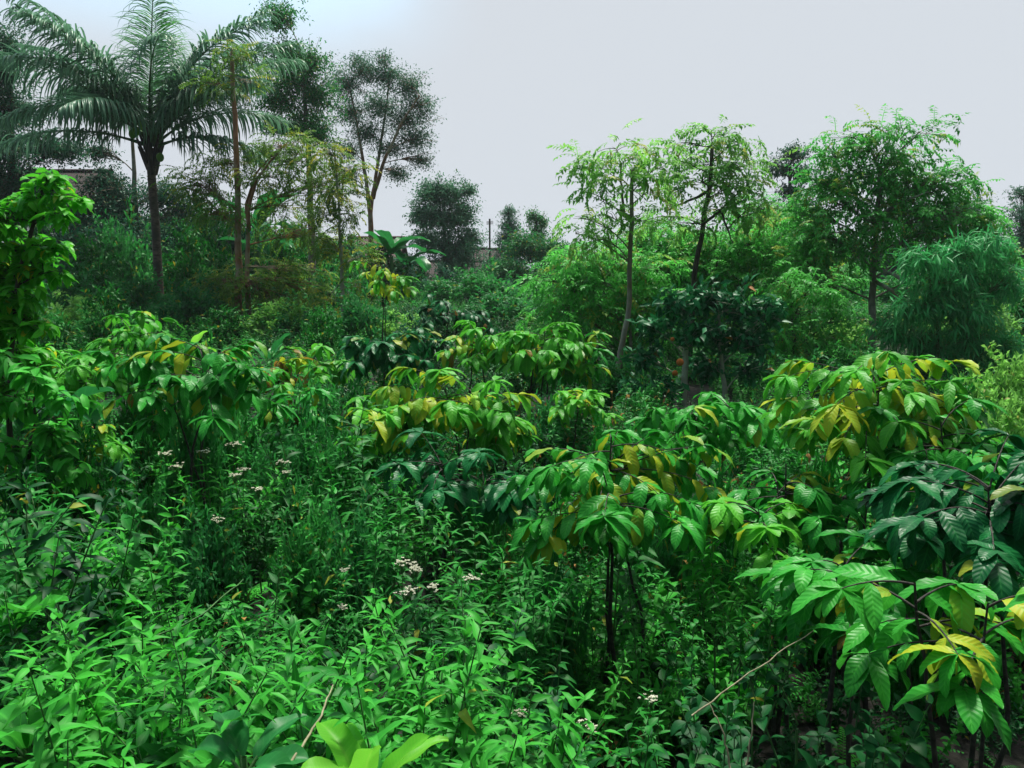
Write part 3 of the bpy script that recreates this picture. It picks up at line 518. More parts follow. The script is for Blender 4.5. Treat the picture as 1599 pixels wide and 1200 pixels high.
# ------------------------------------------------------------------ coconut palm
def palm():
    rng = np.random.default_rng(77); d = 20.0
    base = at(249, 500, d); base[2] = float(G(base[0], d)); root = thing('coconut_palm', 'coconut palm with ringed trunk and long arching grey-green fronds on the left', 'palm tree', base)
    pts = [base - np.array([0, 0, .1]), at(248, 450, d), at(243, 350, d), at(237, 280, d), at(236, 232, d)]
    k = 60; p = resample(pts, k); rad = np.interp(np.linspace(0, 1, k), [0, .08, .4, .85, 1], [.16, .115, .10, .095, .13]); rad = rad * (1 + .05 * (np.arange(k) % 2))
    mb = MB(); mb.tube(p, rad, 14)
    m = bark_mat('palm_bark', (.05, .035, .025), (.16, .12, .09), 9, 2.5, c3=(.05, .05, .035)); part('trunk', mb, m, root)
    hub = at(236, 226, d)
    fr = [  # azimuth (0=right,90=away,180=left), elevation, length, droop, age
        (180, 52, 4.3, 1.15, 0), (188, 16, 3.9, .8, 0), (165, 66, 4.4, .95, 0), (150, 58, 4.0, 1.1, 0), (20, 62, 4.4, 1.0, 0), (-8, 20, 3.0, 1.0, .05), (0, 70, 4.3, .95, 0), (60, 60, 4.0, 1.1, 0),
        (100, 66, 4.2, 1.0, 0), (250, 66, 3.8, 1.15, 0), (290, 62, 3.8, 1.25, 0), (230, 56, 3.5, 1.3, 0), (320, 54, 3.7, 1.3, 0), (40, 48, 3.6, 1.1, 0), (130, 50, 3.6, 1.2, 0), (300, 78, 3.8, .7, .22),
        (90, 86, 3.4, .3, .75), (200, 74, 4.2, .85, 0), (345, 48, 3.4, 1.25, .05), (195, 44, 3.2, 1.4, .05), (270, 46, 3.0, 1.5, 0), (45, 72, 4.2, .95, 0), (215, 68, 3.8, 1.1, 0), (335, 66, 4.2, 1.05, 0), (350, 58, 4.5, .95, 0)]
    for az, el, L, c, ag in fr:
        a, e = radians(az), radians(el + rng.normal(0, 2)); D = np.array([[cos(a) * cos(e), sin(a) * cos(e), sin(e)]])
        b = hub + D[0] * .12 + np.array([0, 0, rng.uniform(-.15, .1)])
        D, Nn, Sd = frame(D, np.array([rng.normal(0, .25)])); Lr = np.array([L]); cc = np.array([c])
        mb = MB(); tt = np.linspace(0, 1, 14); pp, _, _ = arc(b[None], D, Nn, Lr, cc, tt)
        mb.tube(pp[0], np.interp(tt, [0, .15, 1], [.055, .028, .006]), 5, mi=1)
        npair = 80; t = np.linspace(.16, 1, npair); pos, tan, no = arc(b[None], D, Nn, Lr, cc, t)
        pl = np.interp(t, [.16, .3, .65, 1], [.7, 1.1, 1.0, .45])
        for sg in (-1, 1):
            fwd = np.interp(t, [0, 1], [.35, 1.0])[:, None]
            Dl = tan[0] * fwd + sg * Sd * .85 + no[0] * .25 + rng.normal(0, .13, (npair, 3))
            keep = rng.random(npair) > .05
            mb.leaves(pos[0][keep], Dl[keep], (pl * rng.uniform(.8, 1.15, npair))[keep], .048, droop=(rng.uniform(1.0, 2.4, npair) * (1 if ag < .5 else .3))[keep], nt=5, ns=2, a=.25, b=.7, fold=.5, age=ag, rnd=rng.random(npair)[keep] * .5 + rng.random() * .5, rng=rng)
        part('frond', mb, [M['palm'], M['stem_g']], root)
    mb = MB()   # leaf bases and fibre at the crown
    for i in range(26):
        a = rng.random() * 6.28; q_ = hub + np.array([cos(a) * .1, sin(a) * .1, rng.uniform(-.75, -.1)])
        mb.tube(np.stack([q_, q_ + np.array([cos(a) * .1, sin(a) * .1, .25]), q_ + np.array([cos(a) * .22, sin(a) * .22, .55])]), [.05, .04, .02], 5)
    part('leaf_sheath', mb, M['bark_d'], root)
    for (px, py, dy) in ((213, 205, -.5), (222, 196, -.55), (207, 210, -.45), (250, 246, -.4)):
        q_ = at(px, py, d + dy); ph = np.linspace(.1, pi - .1, 8); mb = MB(); mb.tube(q_ + np.stack([0 * ph, 0 * ph, -np.cos(ph)], 1) * .11, np.sin(ph) * .09, 9); part('coconut', mb, M['nut'], root)
M['nut'] = leaf_mat('green_coconut', (.10, .28, .03), (.16, .36, .04), rough=.4, tr=0, rib=0)
palm()

# ------------------------------------------------------------------ banana plants
def banana(px, py_base, d, h, nl, seed, label, cat='banana plant', Lf=1.2, mt='broad_d', up=.9):
    rng = np.random.default_rng(seed); b = at(px, py_base, d); b[2] = float(G(b[0], d)); root = thing('banana_plant', label, cat, b, 'banana plants in the garden')
    top = b + np.array([rng.normal(0, .05), 0, h]); mb = MB(); mb.tube(resample([b - np.array([0, 0, .05]), (b + top) / 2, top], 8), np.linspace(.09, .045, 8) * Lf / 1.2, 9); part('stem', mb, M['stem_g'], root)
    for i in range(nl):
        a = i * 2.4 + rng.random(); e = rng.uniform(.5, 1.3) * up; D = np.array([[cos(a) * cos(e), sin(a) * cos(e), sin(e)]])
        mb = MB(); mb.leaves(top[None] + D * .1, D, Lf * rng.uniform(.75, 1.1), Lf * .27, droop=np.array([rng.uniform(.5, 1.9)]), fold=.35, nt=14, ns=6, a=.35, b=.4, wav=.02, rnd=rng.random(1), rng=rng)
        part('leaf', mb, M[mt], root)
banana(612, 500, 26, 1.9, 8, 1, 'banana plant with broad leaves behind the vase-shaped tree, against the sky', Lf=1.5)
banana(635, 500, 27, 1.6, 7, 2, 'shorter banana plant between the vase-shaped tree and the brown roof', Lf=1.4)
banana(400, 480, 24, 2.6, 7, 3, 'tall banana plant behind the twin trunks', Lf=1.7)
banana(425, 480, 23, 1.7, 7, 4, 'bushy banana plant right of the twin trunks', Lf=1.4)
banana(300, 540, 12, .35, 4, 5, 'young banana plant with one bright upright leaf between palm and twin trunks', Lf=.55, mt='broad', up=1.1)
banana(412, 560, 11, .55, 6, 6, 'small banana plant with spreading leaves in front of the twin trunks', Lf=.5)

# ------------------------------------------------------------------ houses
def tile_mat(name, c1, c2, sc=18):
    m = bark_mat(name, c1, c2, 6, 1); t = m.node_tree; n = t.nodes; l = t.links
    wv = n.new('ShaderNodeTexWave'); wv.inputs['Scale'].default_value = sc / 6; wv.bands_direction = 'X'; tcn = n.new('ShaderNodeTexCoord'); l.new(tcn.outputs['Object'], wv.inputs[0])
    b2 = n.new('ShaderNodeBump'); b2.inputs['Distance'].default_value = .05; l.new(wv.outputs[1], b2.inputs['Height']); l.new(b2.outputs[0], n['Principled BSDF'].inputs['Normal']); return m
M['tile'] = tile_mat('brown_roof_tiles', (.028, .017, .014), (.06, .036, .03)); M['tile_r'] = tile_mat('pinkish_roof_tiles', (.09, .05, .045), (.15, .09, .08))
M['wall_w'] = bark_mat('white_plaster', (.55, .55, .52), (.7, .7, .67), 3, 1); M['wall_b'] = bark_mat('blue_wall_paint', (.08, .30, .42), (.12, .40, .50), 3, 1); M['wall_t'] = bark_mat('tan_wall', (.25, .18, .12), (.35, .26, .18), 3, 1)
M['tin'] = tile_mat('grey_corrugated_tin', (.22, .25, .27), (.36, .40, .42), 60); M['glassd'] = bark_mat('dark_window_glass', (.01, .012, .014), (.02, .022, .025), 3, 1, rough=.1)
def house(label, cx, d, wid, dep, zeave, zridge, roofm, wallm, rot=0.0, lean=False):
    x0 = at(cx, 470, d)[0]; gz = float(G(x0, d + dep / 2)); root = thing('house', label, 'house', (x0, d, gz)); root.rotation_euler = (0, 0, rot)
    h, zr = zeave - gz, zridge - gz; w2 = wid / 2
    mb = MB(); t = .12
    mb.box((-w2, 0, -.3), (w2, t, h)); mb.box((-w2, dep - t, -.3), (w2, dep, h)); mb.box((-w2, t, -.3), (-w2 + t, dep - t, h)); mb.box((w2 - t, t, -.3), (w2, dep - t, h))
    for sx in (-1, 1):  # gable ends
        x = sx * (w2 - t / 2); mb.poly([(x - t / 2, 0, h), (x - t / 2, dep, h), (x - t / 2, dep / 2, zr - .03), (x - t / 2, dep / 2, zr - .03), (x + t / 2, 0, h), (x + t / 2, dep, h), (x + t / 2, dep / 2, zr - .03), (x + t / 2, dep / 2, zr - .03)], np.array([[0, 1, 2, 3], [4, 5, 6, 7], [0, 4, 6, 2], [1, 5, 6, 2]]) + mb.n)
    part('wall', mb, wallm, root, (0, 0, 0), False)
    mb = MB(); e = .5; sl = (zr - h) / (dep / 2)
    for sgn in (0, 1):
        ya, yb = (-e, dep / 2) if sgn == 0 else (dep + e, dep / 2); za, zb = h - sl * e, zr
        c = [(-w2 - e, ya, za), (w2 + e, ya, za), (w2 + e, yb, zb), (-w2 - e, yb, zb)]; c = c + [(a_, b_, c_ + .1) for a_, b_, c_ in c]
        mb.poly(c, np.array([[0, 1, 2, 3], [4, 5, 6, 7], [0, 1, 5, 4], [2, 3, 7, 6], [1, 2, 6, 5], [3, 0, 4, 7]]) + mb.n)
    mb.tube(np.array([(-w2 - e - .02, dep / 2, zr + .1), (0, dep / 2, zr + .1), (w2 + e + .02, dep / 2, zr + .1)]), .09, 8)
    part('roof', mb, roofm, root, (0, 0, 0), False)
    for xx in (-wid * .25, wid * .25):
        mb = MB(); mb.box((xx - .45, -.03, h - 1.5), (xx + .45, -.005, h - .5)); wn = part('window', mb, M['glassd'], root, (0, 0, 0), False)
        mb = MB(); mb.box((xx - .52, -.06, h - 1.57), (xx - .45, 0, h - .43)); mb.box((xx + .45, -.06, h - 1.57), (xx + .52, 0, h - .43)); mb.box((xx - .45, -.06, h - .5), (xx + .45, 0, h - .43)); mb.box((xx - .45, -.06, h - 1.57), (xx + .45, 0, h - 1.5)); mb.box((xx - .02, -.05, h - 1.5), (xx + .02, -.032, h - .5))
        part('frame', mb, M['wall_w'], wn, (0, 0, 0), False)
    if lean:
        mb = MB(); c = [(-w2, -2.2, h - 1.5), (w2 + .3, -2.2, h - 1.7), (w2 + .3, -.7, h - .9), (-w2, -.7, h - .75)]; c = c + [(a_, b_, c_ + .03) for a_, b_, c_ in c]
        mb.poly(c, np.array([[0, 1, 2, 3], [4, 5, 6, 7], [0, 1, 5, 4], [2, 3, 7, 6], [1, 2, 6, 5], [3, 0, 4, 7]]) + mb.n); part('porch_roof', mb, M['tin'], root, (0, 0, 0), False)
    return root
def zat(py, d): return float(at(800, py, d)[2])
house('house with brown roof half hidden behind dark trees at the left', 60, 30, 3.0, 4, zat(318, 30), zat(272, 32), M['tile'], M['wall_t'], 0, True)
house('house with long brown tiled roof left of centre behind the trees', 705, 40, 3.4, 5, zat(446, 40), zat(412, 42.5), M['tile'], M['wall_t'], 0)
house('house with a higher brown roof and white gable beside the antenna pole', 775, 46, 2.6, 4, zat(420, 46), zat(392, 48), M['tile'], M['wall_w'], .5)
house('house with pinkish tiled roof behind the vase-shaped tree', 578, 38, 1.8, 4, zat(410, 38), zat(375, 40), M['tile_r'], M['wall_w'], 0)
house('pale blue house glimpsed between the palm and the twin trunks', 365, 34, 1.3, 2, zat(355, 34), zat(344, 35), M['tin'], M['wall_b'], 0)
p = at(765, 470, 41); gz = float(G(p[0], 41)); root = thing('antenna_pole', 'thin dark antenna pole rising above the roofs at centre', 'antenna', (p[0], 41, gz))
mb = MB(); mb.tube([(p[0], 41, gz), (p[0], 41, 4), (p[0], 41, zat(342, 41))], .045, 8); part('pole', mb, M['stem_d'], root)
mb = MB(); zt = zat(345, 41)
for k_ in range(4): mb.tube([(p[0] - .16, 41, zt - .05 - .09 * k_ * .5), (p[0] + .18, 41, zt - .02 - .09 * k_ * .5)], .012, 5)
part('aerial', mb, M['stem_d'], root)

# ------------------------------------------------------------------ coffee shrubs
def coffee(px, top, d, hw, seed, label, mt='coffee', yel=.15, nb=16, Lf=.21, nst=2, lean=0, dens=1.0, hi=True, deep=.5, brownp=.008):
    rng = np.random.default_rng(seed); s = d / F_PX; C = at(px, top, d); R = hw * s
    b = np.array([C[0] + lean, d, float(G(C[0] + lean, d))]); root = thing('coffee_shrub', label, 'coffee shrub', b, 'coffee shrubs in the garden')
    C = C - np.array([0, 0, .06]); stems = []
    for i in range(nst):
        o = np.array([rng.normal(0, .09), rng.normal(0, .09), 0]) if i else np.zeros(3); tp = C + (np.array([rng.normal(0, .4 * R), rng.normal(0, .3 * R), -rng.uniform(.02, .15)]) if i else 0)
        q_ = resample([b + o * .7 - np.array([0, 0, .05]), (b * .55 + tp * .45) + o + rng.normal(0, .04, 3), tp], 12); q_[1:-1] += rng.normal(0, .006, (10, 3))
        rr = rng.uniform(.009, .0135); mb = MB(); mb.tube(q_, rr * np.linspace(1.3, .3, 12), 8); part('stem', mb, M['stem_d'], root); stems.append(q_)
    bm = MB(); fm = MB()
    nb = int(nb * 1.2); yel = yel * .6
    for i in range(nb):
        st = stems[i % nst]; f = rng.random() ** .8; tq = 1 - f * .13; j = tq * 11; j0 = min(int(j), 10); o = st[j0] + (st[j0 + 1] - st[j0]) * (j - j0)
        az = i * 2.399 + rng.normal(0, .3); e = radians(rng.uniform(15, 50) * (1 - f) + rng.uniform(-5, 15)); L = R * rng.uniform(.65, 1.1) * (1 + .15 * f)
        D = np.array([[cos(az) * cos(e), sin(az) * cos(e), sin(e)]]); D, Nn, Sd = frame(D); c = np.array([rng.uniform(.35, .95)])
        tt = np.linspace(0, 1, 8); pp, tn, nn = arc(o[None], D, Nn, np.array([L]), c, tt); bm.tube(pp[0], .0032 * np.linspace(1.3, .5, 8), 5)
        Lf_ = Lf * .92; npair = max(3, int(L / (.058 / dens))); t = np.linspace(.22, .97, npair); pos, tan, no = arc(o[None], D, Nn, np.array([L]), c, t)
        old = np.clip(1 - t * .8, 0, 1)
        brage = rng.random() < yel
        for sg in (-1, 1):
            n = npair; keep = rng.random(n) > .3
            Dl = tan[0] * rng.uniform(.2, .9, (n, 1)) + sg * Sd * rng.uniform(.5, .95, (n, 1)) + UP * rng.uniform(-.55, .3, (n, 1)) - UP * deep * old[:, None]
            age = np.where(rng.random(n) < (yel * 2 * old + (.45 if brage else 0)), rng.uniform(.3, .75, n), rng.uniform(0, .15, n)); age = np.where(rng.random(n) < brownp, .95, age)
            Ll = Lf_ * rng.uniform(.5, 1.2, n) * np.interp(t, [0, .7, 1], [1, 1, .7])
            fm.leaves(pos[0][keep], Dl[keep], Ll[keep], (Ll * rng.uniform(.32, .40, n))[keep], droop=rng.uniform(.5, 1.5, n)[keep], fold=.12, roll=rng.normal(0, .3, n)[keep], nt=(22 if hi else 6), ns=(6 if hi else 2), a=.7, b=.72, rip=(.0065 if hi else 0), ripk=9, wav=.018, age=age[keep], rnd=rng.random(n)[keep], rng=rng)
        n = 7; th = rng.random(n) * 6.28; Dl = tan[0, -1:] * .35 + np.stack([np.cos(th), np.sin(th), rng.uniform(-.5, .35, n)], 1)
        fm.leaves(np.repeat(pos[0, -1:], n, 0), Dl, Lf * rng.uniform(.45, 1.15, n), Lf * rng.uniform(.26, .36, n), droop=rng.uniform(.5, 1.5, n), nt=(18 if hi else 5), ns=(4 if hi else 2), a=.7, b=.8, rip=(.006 if hi else 0), ripk=9, wav=.015, age=np.where(rng.random(n) < (.5 if brage else .03), rng.uniform(.25, .6, n), rng.uniform(0, .12, n)), rnd=rng.random(n), rng=rng)
    part('branches', bm, M['stem_d'], root); part('crown', fm, M[mt], root)
    return root
coffee(955, 664, 4.1, 142, 101, 'coffee shrub with umbrella crown over dark bare stems at centre', yel=.3, nb=34, nst=3, lean=.06, Lf=.175)
coffee(1365, 558, 4.3, 135, 102, 'tall coffee shrub with yellowing hanging leaves on the right', mt='coffee_l', yel=.5, nb=34, nst=4, Lf=.19)
coffee(1470, 640, 4.0, 105, 103, 'bright green coffee shrub tucked in front of the tall yellowing one', yel=.08, nb=22, nst=2, Lf=.185)
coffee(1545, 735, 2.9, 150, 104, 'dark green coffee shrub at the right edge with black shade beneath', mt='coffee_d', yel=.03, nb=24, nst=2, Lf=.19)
coffee(1430, 878, 2.2, 185, 105, 'nearest coffee shrub with large pleated leaves at lower right', yel=.3, nb=9, nst=2, Lf=.185, deep=.15, lean=.25)
coffee(1228, 706, 4.0, 82, 106, 'small green coffee shrub left of the tall yellowing shrub', yel=.06, nb=15, nst=2, Lf=.19)
coffee(1185, 775, 3.7, 75, 107, 'low coffee shrub with lime drooping leaves beside the central shrub', mt='coffee_l', yel=.18, nb=9, nst=1, Lf=.18, lean=.12)
coffee(695, 592, 6.2, 92, 108, 'coffee shrub with yellow hanging leaves left of centre', mt='coffee_l', yel=.6, nb=22, nst=3, Lf=.23)
coffee(600, 635, 6.0, 45, 109, 'small lime-leaved coffee shrub attached at the left of the yellow one', mt='coffee_l', yel=.3, nb=10, nst=1, Lf=.22)
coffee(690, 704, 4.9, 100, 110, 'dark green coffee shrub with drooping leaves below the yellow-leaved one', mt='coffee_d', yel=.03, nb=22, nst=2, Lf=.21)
coffee(315, 530, 5.2, 95, 111, 'dark-shaded coffee shrub with glossy green top on the left', yel=.08, nb=26, nst=3, Lf=.19)
coffee(205, 505, 7.6, 64, 112, 'yellow-green coffee shrub left of the dark-shaded one', mt='coffee_l', yel=.12, nb=26, nst=3, Lf=.2)
coffee(130, 560, 7.0, 70, 113, 'lime coffee shrub left of the yellow-green one', mt='coffee_l', yel=.1, nb=20, nst=2, Lf=.2)
coffee(738, 510, 9.5, 48, 114, 'coffee shrub with pale yellow leaves in the middle distance', mt='coffee_l', yel=.4, nb=14, nst=2, Lf=.24)
coffee(850, 508, 9.0, 62, 115, 'wide lime coffee shrub behind the central shrub', mt='coffee_l', yel=.22, nb=26, nst=3, Lf=.24)
coffee(900, 540, 9.2, 50, 116, 'coffee shrub with thin dark stem left of the leaning grey trunk', mt='coffee', yel=.35, nb=14, nst=1, Lf=.24)
coffee(430, 560, 8.5, 40, 117, 'coffee shrub with dried tan leaves in the left middle distance', mt='coffee_l', yel=.6, nb=12, nst=2, Lf=.23, brownp=.5)
coffee(490, 548, 9.5, 40, 118, 'coffee shrub with lime fan of leaves right of the tan-leaved one', mt='coffee_l', yel=.25, nb=12, nst=2, Lf=.24)
coffee(460, 610, 6.8, 55, 119, 'coffee shrub with a few brown leaves below the tan-leaved one', mt='coffee', yel=.15, nb=12, nst=2, Lf=.21, brownp=.12)
coffee(602, 405, 10.5, 42, 120, 'tall thin coffee tree with yellow hanging leaves in front of the vase-shaped tree', mt='coffee_l', yel=1.0, nb=10, nst=2, Lf=.2, deep=.7)
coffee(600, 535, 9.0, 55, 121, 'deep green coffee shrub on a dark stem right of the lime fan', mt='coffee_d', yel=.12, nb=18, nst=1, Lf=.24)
coffee(1140, 610, 5.6, 70, 122, 'bright coffee shrub below the dark glossy fruit tree', yel=.06, nb=18, nst=2, Lf=.21)
coffee(700, 480, 14, 55, 123, 'small dark coffee shrub in front of the shaded trees', mt='coffee_d', yel=.03, nb=18, nst=2, Lf=.24, hi=False)
coffee(640, 520, 12, 45, 124, 'small green coffee shrub left of the pale yellow one', mt='coffee_d', yel=.03, nb=14, nst=2, Lf=.24, hi=False)
coffee(1560, 700, 4.8, 75, 125, 'coffee shrub with golden leaves at the right edge', mt='coffee_l', yel=.6, nb=14, nst=2, Lf=.22)
coffee(1320, 850, 3.0, 95, 126, 'coffee shrub with wide blue-green leaves under the tall yellowing one', mt='coffee', yel=.1, nb=12, nst=2, Lf=.2, lean=-.05)
coffee(905, 610, 7.5, 40, 127, 'yellowing coffee sapling behind the central shrub', mt='coffee_l', yel=.5, nb=10, nst=1, Lf=.2)
coffee(110, 650, 5.6, 60, 128, 'small coffee shrub with yellow tips on the left', mt='coffee_l', yel=.25, nb=14, nst=2, Lf=.17)
coffee(790, 650, 6.6, 45, 129, 'faded yellow coffee shrub behind the central umbrella crown', mt='coffee_l', yel=.5, nb=12, nst=2, Lf=.2)

# ------------------------------------------------------------------ herbs
def herb_lance(seed, h=.6, nst=6, Ll=.095, Wl=.036, sp=.055, spread=.35, ab=(.45, 1.1), nt_=4, top=True, flowers=False, dr=.7):
    rng = np.random.default_rng(seed); sm_ = MB(); fm = MB(); fls = []
    for i in range(nst):
        az = rng.random() * 6.28; e = radians(rng.uniform(58, 86)); D = np.array([[cos(az) * cos(e), sin(az) * cos(e), sin(e)]]); L = h * rng.uniform(.65, 1.15)
        b = np.array([[rng.normal(0, spread * .18), rng.normal(0, spread * .18), 0]]); D, Nn, Sd = frame(D); c = np.array([rng.uniform(-.3, .5)])
        tt = np.linspace(0, 1, 6); pp, _, _ = arc(b, D, Nn, np.array([L]), c, tt); sm_.tube(pp[0], .0035 * np.linspace(1.2, .4, 6), 4)
        n = max(4, int(L / sp)); t = np.linspace(.15, 1, n); pos, tan, no = arc(b, D, Nn, np.array([L]), c, t)
        for sg in (-1, 1):
            th = np.arange(n) * 1.57 + rng.normal(0, .3, n); sd_ = Sd * np.cos(th)[:, None] + no[0] * np.sin(th)[:, None]
            Dl = sg * sd_ + tan[0] * rng.uniform(.1, .7, (n, 1)) + rng.normal(0, .12, (n, 3)); k = Ll * np.interp(t, [0, .5, .85, 1], [.9, 1.1, 1, .55]) * rng.uniform(.8, 1.2, n)
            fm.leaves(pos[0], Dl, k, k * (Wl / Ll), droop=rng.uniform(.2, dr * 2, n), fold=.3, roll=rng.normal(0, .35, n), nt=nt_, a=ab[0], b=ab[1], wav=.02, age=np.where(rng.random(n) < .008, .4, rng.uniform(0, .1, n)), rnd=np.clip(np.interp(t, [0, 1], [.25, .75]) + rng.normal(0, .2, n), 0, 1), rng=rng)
        # side shoots
        for j in range(2, n - 1, 2):
            q_ = pos[0, j]; nn = 4; Dl = nrm(rng.normal(0, 1, (nn, 3)) + tan[0, j]); k = Ll * rng.uniform(.4, .8, nn)
            fm.leaves(np.repeat(q_[None], nn, 0) + Dl * Ll * .3, Dl, k, k * (Wl / Ll), droop=rng.uniform(.2, 1.2, nn), nt=max(2, nt_ - 1), a=ab[0], b=ab[1], rnd=rng.random(nn), rng=rng)
        if flowers and (i == 0 or rng.random() < .35):
            q_ = pos[0, -1]; fl = MB(); fls.append(fl)
            for u in range(22):
                o = q_ + np.array([rng.normal(0, .017), rng.normal(0, .017), .028 + rng.normal(0, .005)]); sm_.tube([q_ - tan[0, -1] * .02, (q_ + o) / 2 + np.array([0, 0, -.004]), o], .0012, 3)
                nn = 9; th = rng.random(nn) * 6.28; fl.leaves(np.repeat(o[None], nn, 0), np.stack([np.cos(th), np.sin(th), rng.uniform(.5, 2, nn)], 1), .009, .006, nt=1, rnd=rng.random(nn), rng=rng)
    return sm_, fm, fls
def herb_broad(seed, n=8, L=.32, W=.1, up=.7):
    rng = np.random.default_rng(seed); fm = MB(); az = np.arange(n) * 2.399 + rng.normal(0, .2, n); e = rng.uniform(.5, 1.25, n) * up + .15
    D = np.stack([np.cos(az) * np.cos(e), np.sin(az) * np.cos(e), np.sin(e)], 1); ll = L * rng.uniform(.7, 1.15, n)
    fm.leaves(D * .03, D, ll, W * rng.uniform(.8, 1.1, n), droop=rng.uniform(.5, 1.8, n), fold=.45, nt=14, ns=6, a=.7, b=.55, wav=.022, rnd=rng.random(n), rng=rng, roll=rng.normal(0, .15, n))
    sm_ = MB()
    for i in range(n): sm_.tube(np.stack([D[i] * 0, D[i] * .02, D[i] * .04]), [.004, .004, .003], 5)
    return sm_, fm, []
def herb_grass(seed, n=40, L=.45):
    rng = np.random.default_rng(seed); fm = MB(); az = rng.random(n) * 6.28; e = rng.uniform(.9, 1.45, n)
    D = np.stack([np.cos(az) * np.cos(e), np.sin(az) * np.cos(e), np.sin(e)], 1)
    fm.leaves(rng.normal(0, .04, (n, 3)) * np.array([1, 1, 0]), D, L * rng.uniform(.5, 1.2, n), .012, droop=rng.uniform(.4, 1.8, n), fold=.5, nt=5, ns=2, a=.1, b=.6, rnd=rng.random(n), rng=rng)
    return MB(), fm, []
def herb_mesh(name, h, mt):
    sm_, fm, fl = h; mb = MB()
    for k, x in enumerate((sm_, fm)):
        if x.n:
            for V, F, A, G_, M_ in zip(x.V, x.F, x.A, x.G, x.M): pass
            off = mb.n; mb.V += x.V; mb.A += x.A; mb.G += x.G; mb.F += [f + off for f in x.F]; mb.M += [m * 0 + k for m in x.M]; mb.n += x.n
    return mb.mesh(name, [M['stem_g'], M[mt], M['flower']])

KINDS = [   # name, builder, material
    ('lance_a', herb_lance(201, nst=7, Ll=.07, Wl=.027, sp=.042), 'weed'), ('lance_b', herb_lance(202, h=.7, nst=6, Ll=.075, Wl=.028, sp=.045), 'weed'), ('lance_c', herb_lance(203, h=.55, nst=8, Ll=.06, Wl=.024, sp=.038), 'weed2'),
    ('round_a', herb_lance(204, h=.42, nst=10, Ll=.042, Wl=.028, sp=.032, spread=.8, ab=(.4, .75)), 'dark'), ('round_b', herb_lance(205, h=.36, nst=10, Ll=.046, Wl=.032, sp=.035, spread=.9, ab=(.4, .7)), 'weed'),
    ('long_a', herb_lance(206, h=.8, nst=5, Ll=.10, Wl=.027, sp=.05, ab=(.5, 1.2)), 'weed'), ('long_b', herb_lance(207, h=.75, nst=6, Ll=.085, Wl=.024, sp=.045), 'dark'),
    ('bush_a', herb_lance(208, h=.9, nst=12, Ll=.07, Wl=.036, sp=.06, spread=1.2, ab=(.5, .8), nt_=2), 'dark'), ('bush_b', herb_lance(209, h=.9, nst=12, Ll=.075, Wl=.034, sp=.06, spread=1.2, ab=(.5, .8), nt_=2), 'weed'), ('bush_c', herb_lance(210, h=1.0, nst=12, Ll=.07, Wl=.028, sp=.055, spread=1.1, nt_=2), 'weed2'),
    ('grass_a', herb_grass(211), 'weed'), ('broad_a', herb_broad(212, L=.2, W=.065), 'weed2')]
def herb_fern(seed, n=7, RL=.4, L=.09, W=.022, pairs=12):
    rng = np.random.default_rng(seed); fm = MB(); az = np.arange(n) * 2.399; e = rng.uniform(.7, 1.3, n)
    D = np.stack([np.cos(az) * np.cos(e), np.sin(az) * np.cos(e), np.sin(e)], 1); D, Nn, Sd = frame(D); c = rng.uniform(.8, 1.6, n); t = np.linspace(.2, 1, pairs); Ls = RL * rng.uniform(.7, 1.2, n)
    pos, tan, no = arc(D * .02, D, Nn, Ls, c, t); pr = np.interp(t, [.2, .4, 1], [.7, 1, .25])[None].repeat(n, 0).ravel()
    for sg in (-1, 1): fm.leaves(pos.reshape(-1, 3), (tan * .4 + sg * Sd[:, None]).reshape(-1, 3), L * pr, W, droop=.5, nt=3, rnd=np.repeat(rng.random(n), pairs), rng=rng)
    sm_ = MB()
    for i in range(n):
        pp, _, _ = arc(D[i:i + 1] * .02, D[i:i + 1], Nn[i:i + 1], Ls[i:i + 1], c[i:i + 1], np.linspace(0, 1, 6)); sm_.tube(pp[0], .0025, 4)
    return sm_, fm, []
def herb_dry(seed):
    rng = np.random.default_rng(seed); fm = MB()
    for i in range(9):
        a = rng.random() * 6.28; e = rng.uniform(.5, 1.4); D = np.array([cos(a) * cos(e), sin(a) * cos(e), sin(e)]); L = rng.uniform(.3, .75); k = resample([[0, 0, 0], D * L * .5 + rng.normal(0, .03, 3), D * L + rng.normal(0, .05, 3)], 7); fm.tube(k, .003 * np.linspace(1, .4, 7), 4)
        n = 3; fm.leaves(k[-n:], rng.normal(0, 1, (n, 3)) - UP * .8, .05, .02, droop=2.0, rnd=rng.random(n), rng=rng)
    return MB(), fm, []
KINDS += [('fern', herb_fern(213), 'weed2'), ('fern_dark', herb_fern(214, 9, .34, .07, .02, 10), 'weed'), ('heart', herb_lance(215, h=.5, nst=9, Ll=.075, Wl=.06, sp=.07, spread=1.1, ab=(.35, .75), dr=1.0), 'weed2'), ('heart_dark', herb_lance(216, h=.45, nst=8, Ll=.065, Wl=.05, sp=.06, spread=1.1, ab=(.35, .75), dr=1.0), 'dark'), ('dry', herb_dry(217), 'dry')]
src_col = bpy.data.collections.new('herb_sources')
for i, (nm, h, mt) in enumerate(KINDS):
    o = bpy.data.objects.new('%02d_%s' % (i, nm), herb_mesh('herb_' + nm, h, mt)); src_col.objects.link(o)
